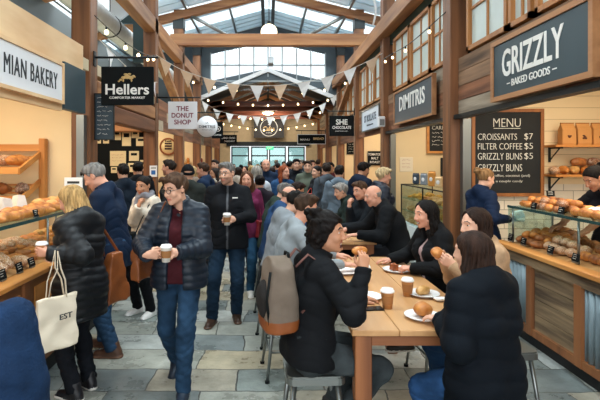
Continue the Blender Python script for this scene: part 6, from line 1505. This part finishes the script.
J = st('man in a charcoal jacket wearing a dark rucksack', 327, 8.5, 12, 1.80, hair='short', haircol='2b2019', j='474e55')
bag('rucksack', 'dark rucksack on the charcoal jacket near the chocolate sign', (J['Np'].x+.02, J['Np'].y-.25, 1.0), .30, .42, .16, .2, mat('rucksack_black', '1b1e22', .8), [[(J['SL'].x, J['SL'].y-.14, 1.4), (J['SL'].x, J['SL'].y, J['SL'].z+.09), (J['SL'].x, J['SL'].y+.14, 1.2)], [(J['SR'].x, J['SR'].y-.14, 1.4), (J['SR'].x, J['SR'].y, J['SR'].z+.09), (J['SR'].x, J['SR'].y+.14, 1.2)]], .8)
J = st('man in a blue grey jacket with a black strap across his back', 339, 7.9, -18, 1.76, hair='short', haircol='1d1613', j='64727e')
bag('sling_bag', 'black sling bag worn by the man in the blue grey jacket', (J['P0'].x+.2, J['P0'].y-.05, .95), .2, .2, .08, 1.2, M_black, [[(J['P0'].x+.19, J['P0'].y-.1, 1.1), (J['Cp'].x+.02, J['Cp'].y-.175, 1.28), (J['SL'].x, J['SL'].y-.06, J['SL'].z+.08), (J['SL'].x+.02, J['SL'].y+.05, J['SL'].z+.06)]], .9)
st('dark bearded man in a navy hoodie looking down at the counter', 361, 7.5, -62, 1.83, hair='short', haircol='17110f', skin='tan', beard=1, j='161f30', g=.026, jk=dict(hood=1), head=(4, 16, 0))
st('woman with short blonde hair in a navy puffer by the glass case', 381, 6.85, -80, 1.74, hair='wavy', haircol='c7ae84', skin='rosy', fem=1, head=(-4, 6, 0), jk=dict(name='puffer_jacket', quilt=.009, pitch=.07, cm='puffer', rough=.45), j='18202e', g=.034, aR=dict(wt=(wx(394, 6.7), 6.7, 1.02), wdir=(.8, -.1, -.2), grip='relaxed'))
# distant crowd, one figure each
rnd = random.Random(21)
jc = [('15171b', 'black'), ('2b2f36', 'charcoal'), ('1c2940', 'navy'), ('54493f', 'brown'), ('3c4a3d', 'green'), ('7d8288', 'grey'), ('5d2a2e', 'dark red'), ('b9ada0', 'pale')]
hcs = [('17110f', 'black', 'short', 0), ('3b2a1f', 'brown', 'short', 0), ('8a8680', 'grey', 'short', 0), ('2b1d16', 'dark', 'long', 1), ('a98a5a', 'blonde', 'long', 1), ('1a1411', 'dark', 'bun', 1)]
combos = [(a, b_) for a in jc for b_ in hcs]; rnd.shuffle(combos)
spots = [(228, 12.5), (238, 11.0), (246, 13.6), (252, 12.0), (272, 12.6), (278, 14.5), (289, 13.0), (300, 12.0), (312, 11.6), (322, 12.8), (331, 10.6), (241, 16.5), (258, 17.5), (268, 16.0), (284, 18.0), (296, 16.4), (308, 17.0), (233, 18.5), (250, 20.5), (276, 21.0), (291, 21.5), (262, 22.5), (302, 20.0), (318, 15.5)]
zones = lambda Y: 'near the far doors' if Y > 15 else 'far down the aisle'
for i, (px, Y) in enumerate(spots):
    (jcx, jn), (hc, hn, hs_, fm) = combos[i]
    back = rnd.random() < .45
    yw = rnd.uniform(-40, 40) if back else rnd.uniform(140, 220)
    st('%s in %s jacket, %s hair%s, %s %s' % ('woman' if fm else 'man', jn, hn, {'long': ' worn long', 'bun': ' tied up', 'short': ''}[hs_], 'seen from behind' if back else 'facing us', zones(Y)), px, Y, yw, rnd.uniform(1.62, 1.72) if fm else rnd.uniform(1.74, 1.88), 2, hair=hs_, haircol=hc, fem=fm, j=jcx, t=rnd.choice(['1b2028', '263c58', '1a1a1c']), skin=rnd.choice(['fair', 'rosy', 'tan']))
